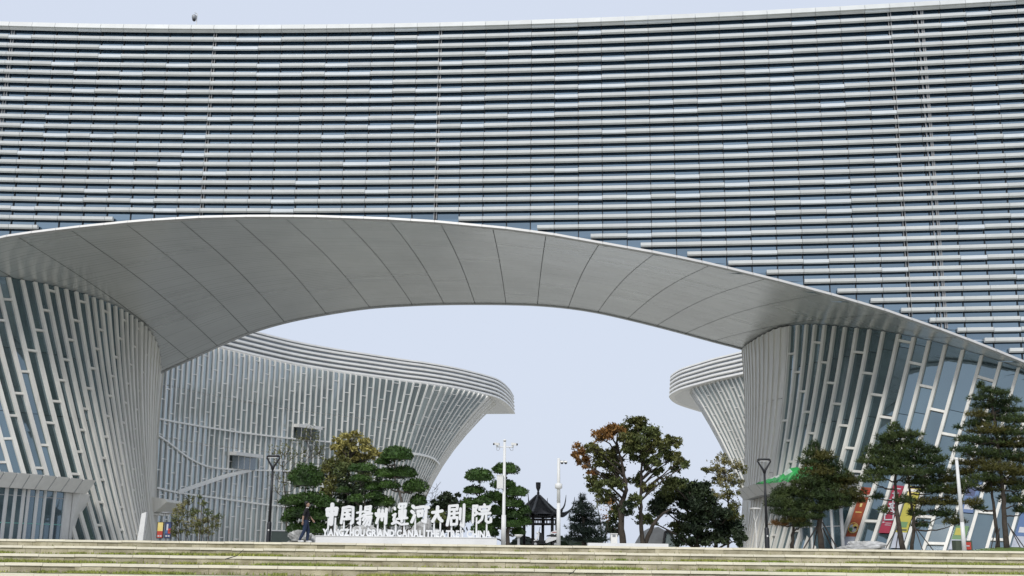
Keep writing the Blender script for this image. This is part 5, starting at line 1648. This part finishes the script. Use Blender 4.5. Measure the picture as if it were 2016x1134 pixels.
# --- big camphor-like tree right of centre
cl = [(1199, 848, 22, 14, 'lf_orange'), (1184, 860, 16, 14, 'lf_orange'), (1215, 842, 16, 12, 'lf_orange'), (1142, 884, 13, 13, 'lf_orange'), (1134, 897, 8, 9, 'lf_orange'), (1168, 882, 16, 11, 'lf_olive'), (1150, 908, 13, 12, 'lf_orange'), (1226, 845, 14, 13, 'lf_olive'), (1252, 832, 20, 13, 'lf_olive'), (1262, 844, 20, 14, 'lf_camphor'), (1278, 852, 22, 15, 'lf_camphor'),
      (1238, 862, 22, 13, 'lf_olive'), (1262, 870, 24, 13, 'lf_camphor'), (1256, 894, 22, 18, 'lf_camphor'), (1292, 868, 18, 14, 'lf_olive'), (1324, 868, 18, 13, 'lf_olive'), (1308, 884, 20, 14, 'lf_camphor'), (1340, 908, 17, 12, 'lf_olive'), (1350, 915, 9, 7, 'lf_camphor'), (1328, 898, 15, 10, 'lf_olive'), (1296, 906, 13, 13, 'lf_camphor'), (1296, 930, 14, 9, 'lf_camphor'), (1188, 892, 20, 13, 'lf_olive'),
      (1204, 892, 18, 14, 'lf_olive'), (1214, 914, 22, 17, 'lf_camphor'), (1222, 936, 20, 15, 'lf_camphor'), (1168, 930, 12, 9, 'lf_orange'), (1165, 948, 16, 14, 'lf_olive'), (1186, 962, 24, 15, 'lf_camphor'), (1210, 950, 18, 13, 'lf_camphor'), (1258, 948, 15, 18, 'lf_camphor'), (1280, 958, 16, 12, 'lf_olive'), (1328, 924, 10, 8, 'lf_camphor'), (1196, 985, 20, 12, 'lf_olive'), (1210, 1010, 16, 12, 'lf_camphor'), (1250, 985, 14, 12, 'lf_camphor'), (1278, 884, 16, 14, 'lf_olive'), (1240, 884, 14, 14, 'lf_camphor'), (1318, 905, 14, 11, 'lf_camphor'), (1278, 915, 12, 12, 'lf_camphor'), (1196, 915, 14, 12, 'lf_camphor'), (1196, 938, 14, 12, 'lf_olive'), (1178, 912, 12, 10, 'lf_olive'), (1236, 1000, 14, 14, 'lf_dark'), (1206, 1035, 16, 14, 'lf_dark')]
plant('camphor_tree', 'large tree with dark green crown and orange leaf tips at left', 'tree', 72.0,
      [[(1227, 1074), (1223, 1030), (1224, 990), (1233, 965), (1228, 930), (1215, 880)], [(1266, 1074), (1262, 1030), (1262, 985), (1263, 930), (1262, 870)], [(1268, 1074), (1285, 1035), (1302, 1015), (1322, 1000)]], cl, 'leaf', .11, 2300, .22, limb=.05, dyj=1.4)
plant('evergreen_tree', 'dense very dark evergreen mass between the large tree and the right leg', 'tree', 76.0,
      [[(1372, 1076), (1370, 1030), (1362, 985)], [(1410, 1076), (1408, 1030), (1398, 990)]],
      [(1326, 956, 30, 17, 'lf_camphor'), (1356, 962, 28, 17, 'lf_dark'), (1308, 975, 26, 14, 'lf_camphor'), (1340, 985, 40, 20, 'lf_dark'), (1300, 1000, 30, 14, 'lf_dark'), (1382, 962, 17, 20, 'lf_dark'), (1386, 990, 26, 20, 'lf_dark'), (1366, 1010, 34, 16, 'lf_dark'), (1400, 1010, 32, 22, 'lf_dark'), (1420, 1030, 26, 20, 'lf_dark'), (1376, 1038, 30, 16, 'lf_dark'), (1338, 1040, 22, 12, 'lf_camphor'), (1350, 1062, 26, 12, 'lf_dark'), (1400, 1056, 36, 18, 'lf_dark'),
       (1442, 1040, 18, 26, 'lf_dark'), (1440, 1010, 14, 14, 'lf_olive'), (1455, 1058, 14, 16, 'lf_dark'), (1275, 1022, 26, 10, 'lf_camphor')], 'leaf', .14, 1700, .2, limb=.06, dyj=1.2)
plant('sparse_tree', 'thin pale leaved tree touching the inner edge of the right leg', 'tree', 84.0,
      [[(1432, 1076), (1436, 1020), (1430, 960), (1424, 905)]],
      [(1424, 902, 15, 12, 'lf_pale'), (1408, 918, 16, 12, 'lf_pale'), (1441, 918, 17, 13, 'lf_pale'), (1394, 926, 12, 9, 'lf_olive'), (1426, 930, 18, 12, 'lf_pale'), (1460, 922, 10, 12, 'lf_olive'), (1432, 948, 20, 14, 'lf_pale'), (1410, 948, 14, 12, 'lf_olive'), (1452, 948, 14, 14, 'lf_pale'), (1436, 972, 18, 13, 'lf_olive'), (1412, 975, 14, 12, 'lf_pale'), (1446, 998, 14, 14, 'lf_olive'), (1450, 1020, 12, 14, 'lf_olive')], 'leaf', .10, 900, .09, bark='bark', limb=.03)
plant('conifer', 'small dark bluish conifer left of the large tree', 'conifer', 66.0,
      [[(1150, 1074), (1149, 1040), (1147, 1005), (1146, 978)]],
      [(1146, 982, 6, 7, 'lf_conifer'), (1142, 994, 11, 7, 'lf_conifer'), (1152, 1000, 14, 7, 'lf_conifer'), (1138, 1008, 14, 7, 'lf_conifer'), (1156, 1014, 20, 8, 'lf_conifer'), (1138, 1024, 17, 8, 'lf_conifer'), (1164, 1030, 24, 9, 'lf_conifer'), (1134, 1040, 18, 8, 'lf_conifer'), (1158, 1046, 30, 10, 'lf_conifer'), (1140, 1060, 24, 10, 'lf_conifer'), (1172, 1062, 26, 11, 'lf_conifer')], 'pine', .20, 4200, .12)
plant('bare_shrub', 'leafless reddish shrub between the small conifer and the large tree', 'shrub', 70.0,
      [[(1184, 1074), (1182, 1030), (1176, 985)], [(1190, 1074), (1196, 1030), (1202, 990)], [(1180, 1074), (1170, 1030), (1166, 995)]],
      [(1176, 985, 12, 14, 'lf_olive'), (1200, 992, 12, 14, 'lf_orange'), (1168, 1000, 10, 12, 'lf_olive'), (1188, 1012, 16, 14, 'lf_orange'), (1190, 1040, 16, 14, 'lf_dark')], 'leaf', .08, 150, .05, limb=.03)

# --- clipped cloud trees
G = 'clipped cloud trees behind the sign'
P_ = 'lf_podo'
plant('cloud_tree', 'clipped cloud tree with a big round top behind the walking person', 'cloud tree', 57.0, [[(602, 1068), (604, 1030), (600, 1000), (603, 955)]],
      [(603, 948, 32, 27, P_), (577, 990, 26, 13, P_), (612, 986, 32, 14, P_), (640, 994, 20, 13, P_), (596, 1014, 34, 16, P_), (630, 1018, 24, 15, P_), (570, 1024, 16, 11, P_), (584, 1045, 20, 13, P_), (622, 1045, 26, 16, P_)], 'pad', .085, 2600, .10, G, limb=.05, dyj=.35)
plant('cloud_tree', 'largest clipped cloud tree with many stepped pads above the sign', 'cloud tree', 58.0, [[(792, 1068), (797, 1020), (790, 985), (780, 950), (776, 905)], [(765, 1068), (766, 1030), (762, 985)], [(722, 1068), (720, 1020), (716, 940)]],
      [(781, 899, 31, 16, P_), (754, 911, 15, 8, P_), (714, 925, 28, 10, P_), (760, 936, 24, 12, P_), (792, 935, 30, 14, P_), (708, 945, 20, 8, P_), (765, 958, 21, 10, P_), (816, 963, 25, 16, P_), (734, 962, 18, 10, P_), (738, 980, 20, 9, P_), (755, 992, 23, 13, P_), (824, 990, 16, 13, P_), (677, 968, 14, 8, P_), (700, 985, 16, 9, P_), (795, 1012, 20, 16, P_), (730, 1016, 22, 14, P_), (765, 1030, 26, 16, P_), (814, 1030, 20, 14, P_)],
      'pad', .085, 2600, .11, G, bark='bark_pale', limb=.06, dyj=.5)
plant('cloud_tree', 'slender clipped cloud tree with a single umbrella top left of the camera pole', 'cloud tree', 58.0, [[(946, 1068), (946, 1010), (945, 950)]],
      [(943, 941, 28, 15, P_), (934, 968, 22, 10, P_), (926, 996, 18, 12, P_), (950, 990, 18, 10, P_), (936, 1020, 24, 14, P_), (950, 1046, 22, 16, P_)], 'pad', .085, 2600, .09, G, limb=.045, dyj=.35)
plant('cloud_tree', 'broad clipped cloud tree stacked behind the camera pole', 'cloud tree', 60.0, [[(1000, 1070), (1000, 1030), (997, 980), (996, 930)]],
      [(995, 927, 26, 13, P_), (992, 957, 24, 11, P_), (1016, 972, 22, 12, P_), (972, 982, 22, 12, P_), (1006, 994, 26, 12, P_), (1032, 1008, 13, 10, P_), (978, 1010, 20, 12, P_), (1006, 1016, 24, 11, P_), (1002, 1034, 28, 12, P_), (1032, 1030, 14, 11, P_), (974, 1034, 18, 12, P_), (968, 1052, 14, 10, P_), (1020, 1050, 14, 10, P_)], 'pad', .085, 2600, .12, G, bark='bark_pale', limb=.05, dyj=.35)
# --- looser trees behind them
plant('autumn_tree', 'yellowing broadleaf tree rising behind the largest cloud tree', 'tree', 70.0, [[(688, 1070), (690, 1020), (684, 960), (688, 900)], [(655, 1070), (652, 1010), (650, 950)]],
      [(690, 862, 26, 13, 'lf_yellow'), (712, 876, 26, 13, 'lf_yellow'), (664, 878, 20, 14, 'lf_yellow'), (684, 886, 28, 14, 'lf_olive'), (738, 890, 22, 9, 'lf_yellow'), (722, 900, 26, 10, 'lf_yellow'), (696, 906, 34, 14, 'lf_olive'), (662, 908, 24, 16, 'lf_olive'), (640, 930, 16, 18, 'lf_olive'), (680, 930, 30, 16, 'lf_camphor'), (716, 930, 26, 16, 'lf_camphor'), (656, 950, 24, 18, 'lf_olive'), (692, 958, 32, 18, 'lf_dark'), (730, 955, 24, 18, 'lf_dark'), (640, 975, 18, 18, 'lf_olive'),
       (674, 988, 30, 18, 'lf_dark'), (712, 990, 30, 20, 'lf_dark'), (660, 1015, 26, 18, 'lf_dark'), (700, 1022, 34, 18, 'lf_dark'), (740, 1030, 30, 18, 'lf_dark')], 'leaf', .12, 1350, .16, limb=.06, dyj=1.2)
plant('round_tree', 'round dark leafy tree in the gap between the cloud trees', 'tree', 80.0, [[(884, 1070), (884, 1030), (886, 990)]],
      [(886, 982, 22, 14, 'lf_dark'), (866, 994, 18, 12, 'lf_dark'), (906, 994, 20, 14, 'lf_dark'), (884, 1006, 32, 16, 'lf_dark'), (860, 1018, 20, 14, 'lf_camphor'), (908, 1018, 22, 16, 'lf_dark'), (884, 1034, 34, 18, 'lf_dark')], 'leaf', .13, 1800, .14, limb=.05, dyj=1.0)
def bare_tree(label, Y, trunk, tips, r0, leaf=None):
    root = thing('bare_tree', (gx(trunk[0][0], Y), Y, 0), label, 'bare tree', 'nearly leafless young trees')
    tr = MB(); pts = [V((gx(trunk[0][0], Y), Y, -.02))] + [at(u, v, Y) for u, v in trunk[1:]]
    branch(tr, pts, r0, r0 * .3, 7)
    pth = catmull(pts, 5)
    ends = []
    for (u, v) in tips:
        e_ = at(u, v, Y + rnd.uniform(-1, 1))
        p = min(pth, key=lambda q: (q - e_).length + (4 if q.z > e_.z - .3 else 0))
        m1 = p.lerp(e_, .5) + V((rnd.uniform(-.2, .2), 0, -.1))
        branch(tr, [p, m1, e_], r0 * .38, .012, 5)
        ends.append(e_)
        for _ in range(4):
            f_ = rnd.uniform(.35, .95); q = p.lerp(e_, f_); d = V((rnd.uniform(-.7, .7), rnd.uniform(-.6, .6), rnd.uniform(.1, .9)))
            branch(tr, [q, q + d * .5, q + d], .018, .007, 4)
            ends.append(q + d)
    tr.build('trunk', 'bark', root, True)
    if leaf:
        a_ = np.concatenate([leaves_in(tuple(e_), (.35, .35, .3), 14, .075) for e_ in ends])
        quads('crown', a_, np.zeros(len(a_)), [leaf], root)
bare_tree('nearly leafless young tree just right of the left black lamp', 74.0, [(566, 1070), (564, 1020), (560, 970), (556, 920)], [(540, 905), (552, 885), (570, 880), (585, 895), (545, 940), (578, 930), (596, 915), (538, 965), (588, 955), (545, 990)], .07, 'lf_olive')
bare_tree('nearly leafless young tree rising behind the round topped cloud tree', 78.0, [(622, 1070), (620, 1010), (616, 950), (612, 890)], [(598, 860), (612, 850), (628, 862), (600, 890), (632, 890), (640, 905), (590, 905), (640, 940)], .06, 'lf_olive')
bare_tree('fine leafless tree at the foot of the far hall by its right end', 90.0, [(826, 1070), (830, 1020), (838, 980), (848, 960)], [(862, 962), (868, 975), (840, 950), (830, 965), (856, 985)], .05)
plant('bamboo_shrub', 'thin olive shrub with loose leaves in front of the far hall', 'shrub', 70.0, [[(352, 1064), (352, 1030), (350, 1000)], [(368, 1064), (370, 1020), (372, 985)], [(385, 1064), (384, 1030), (382, 1005)], [(345, 1064), (343, 1040), (342, 1015)]],
      [(350, 1005, 10, 13, 'lf_pale'), (362, 995, 9, 13, 'lf_pale'), (372, 985, 8, 10, 'lf_olive'), (345, 1025, 9, 14, 'lf_olive'), (358, 1022, 12, 14, 'lf_pale'), (378, 1010, 10, 12, 'lf_olive'), (384, 1030, 10, 14, 'lf_pale'), (366, 1042, 14, 12, 'lf_olive'), (346, 1048, 9, 10, 'lf_olive')], 'leaf', .08, 900, .03, limb=.018)
A = plant('young_tree', 'small staked tree with few dark leaves right of the olive shrub', 'young tree', 68.0, [[(412, 1064), (410, 1030), (402, 1000), (396, 978)], [(398, 1064), (400, 1035), (406, 1012)]],
      [(394, 978, 5, 5, 'lf_camphor'), (400, 990, 9, 6, 'lf_camphor'), (384, 1002, 9, 6, 'lf_camphor'), (408, 1008, 11, 7, 'lf_camphor'), (416, 1022, 13, 9, 'lf_pale'), (432, 1016, 8, 6, 'lf_camphor'), (400, 1026, 14, 9, 'lf_pale'), (424, 1034, 11, 9, 'lf_olive'), (408, 1046, 16, 9, 'lf_pale'), (390, 1042, 12, 12, 'lf_olive')], 'leaf', .08, 900, .03, limb=.02)
MB().tube([(gx(394, 68), 67.8, 0), at(398, 985, 67.8)], .035, 6).build('stake', 'bark_pale', A)
# far low greenery seen past the pavilion
hd = MB()
for i in range(16):
    lump(hd, (gx(1030 + i * 9, 125), 125 + rnd.uniform(-2, 2), .3), (1.6, 1.2, rnd.uniform(.5, 1.0)), i, 12, .25, -.3)
tag(hd.build('hedge', 'lf_dark'), kind='stuff')

# ================================================================== the walking person
Y = 50.0; PX = gx(600, Y)
M['skin'] = mat('skin', (.38, .24, .17), .55, 0, .04); M['shirt'] = mat('shirt_black', (.010, .010, .013), .85, 0, .2, 8); M['jeans'] = mat('jeans_blue', (.010, .020, .05), .85, 0, .25, 6, col2=(.018, .036, .08)); M['hair'] = mat('hair_black', (.012, .010, .009), .5)
M['shoe'] = mat('shoe_white', (.7, .7, .68), .5)
per = thing('person', (PX, Y, 0), 'person in black top, blue jeans and white shoes walking right past the sign', 'person')
sk_v, sk_e, sk_r = [], [], []
def jv(p, r, par=None):
    sk_v.append((p[0], p[1], p[2])); sk_r.append(r if hasattr(r, '__len__') else (r, r))
    if par is not None: sk_e.append((par, len(sk_v) - 1))
    return len(sk_v) - 1
pel = jv((0, 0, .93), (.135, .115))
wai = jv((.0, 0, 1.07), (.125, .10), pel)
che = jv((.01, 0, 1.24), (.15, .115), wai)
shm = jv((.015, 0, 1.385), (.12, .085), che)
nck = jv((.03, 0, 1.47), .052, shm)
jaw = jv((.055, 0, 1.535), (.062, .072), nck)
hed = jv((.05, 0, 1.60), (.078, .088), jaw)
top = jv((.04, 0, 1.665), (.06, .065), hed)
nos = jv((.135, 0, 1.572), .014, jaw)
def arm(s, el, wr, ha):
    sh = jv((.01, s * .175, 1.375), .062, shm)
    e_ = jv(el, .043, sh)
    w_ = jv(wr, .029, e_)
    d = (V(ha) - V(wr)).normalized()
    pm_ = jv(V(wr) + d * .055, (.040, .022), w_)
    for q, (oy, ln) in enumerate(((-.030, .075), (-.010, .088), (.010, .083), (.029, .066))):
        b_ = V(wr) + d * .095 + V((oy, 0, 0))
        k1 = jv(b_, .010, pm_)
        k2 = jv(b_ + d * ln * .5 + V((.006, -s * .006, 0)), .009, k1)
        jv(b_ + d * ln + V((.012, -s * .022, 0)), .0075, k2)
    th_ = jv(V(wr) + d * .045 + V((.035, -s * .01, 0)), .011, pm_)
    jv(V(wr) + d * .085 + V((.055, -s * .016, 0)), .009, th_)
arm(-1, (-.075, -.235, 1.115), (-.095, -.25, .90), (-.10, -.245, .80))
arm(1, (.085, .235, 1.13), (.235, .235, .96), (.285, .225, .89))
def legp(s, kn, an, toe):
    h_ = jv((.0, s * .085, .86), .112, pel)
    k_ = jv(kn, .083, h_)
    a_ = jv(an, .066, k_)
    f_ = jv(toe, (.042, .032), a_)
    return an, toe
A1 = legp(-1, (-.03, -.09, .49), (-.22, -.09, .105), (-.09, -.10, .045))
A2 = legp(1, (.10, .09, .48), (.075, .09, .09), (.21, .10, .035))
me = bpy.data.meshes.new('body_skeleton')
me.from_pydata(sk_v, sk_e, [])
ob = bpy.data.objects.new('body_skeleton', me); COL.objects.link(ob)
md = ob.modifiers.new('skin', 'SKIN'); md.branch_smoothing = .6; md.use_smooth_shade = True
lay = me.skin_vertices[0].data if me.skin_vertices else None
if lay is None:
    bm = bmesh.new(); bm.from_mesh(me); bm.verts.layers.skin.verify(); bm.to_mesh(me); bm.free(); lay = me.skin_vertices[0].data
for i, r_ in enumerate(sk_r):
    lay[i].radius = r_; lay[i].use_root = (i == 0)
sb = ob.modifiers.new('sub', 'SUBSURF'); sb.levels = 2; sb.render_levels = 2
dg = bpy.context.evaluated_depsgraph_get()
bme = bpy.data.meshes.new_from_object(ob.evaluated_get(dg))
bpy.data.objects.remove(ob)
bme.name = 'body'
for m in ('skin', 'shirt', 'jeans', 'shoe'): bme.materials.append(M[m])
for p in bme.polygons:
    c = p.center; z = c.z
    hand = abs(c.y) > .205 and z > .70
    if z > 1.435: mi = 0
    elif hand and z < 1.10: mi = 0
    elif z > .93: mi = 1
    elif z > .095: mi = 2
    else: mi = 3
    p.material_index = mi; p.use_smooth = True
SC = hz(600, 986, Y) / 1.735
bme.transform(Matrix.Scale(SC, 4))
ob = bpy.data.objects.new('body', bme); COL.objects.link(ob); ob.parent = per; ORG[ob.name] = ORG[per.name]
def pl(p): return (PX + p[0] * SC, Y + p[1] * SC, p[2] * SC)
h_ = MB()
lump(h_, pl((-.012, 0, 1.662)), (.088 * SC, .092 * SC, .066 * SC), 3, 18, .05)
h_.ball(pl((-.035, 0, 1.60)), (.05 * SC, .08 * SC, .085 * SC), 12)
h_.build('hair', 'hair', per, True)
for s in (-1, 1):
    MB().ball(pl((.02, s * .085, 1.575)), (.018, .012, .03), 8).build('ear', 'skin', per, True)
    MB().ball(pl((.117, s * .032, 1.603)), .0095, 8).build('eye', 'hair', per, True)
MB().ball(pl((.118, 0, 1.527)), (.008, .022, .006), 8).build('mouth', mat('lips', (.32, .12, .10), .5), per, True)
MB().tube([pl((-.012, -.052, 1.455)), pl((.058, -.048, 1.45)), pl((.085, 0, 1.44)), pl((.058, .048, 1.45)), pl((-.012, .052, 1.455))], .016, 8).build('collar', 'sign', per, True)
for (an, toe) in (A1, A2):
    d = V(toe) - V(an); d.z = 0; d.normalize()
    c = V(toe) * .55 + V(an) * .45
    m_ = MB()
    lump(m_, pl((c.x, c.y, max(.045, c.z - .01))), (.135 * SC, .052 * SC, .05 * SC), 8, 16, .03, -.8)
    m_.build('shoe', 'shoe', per, True)
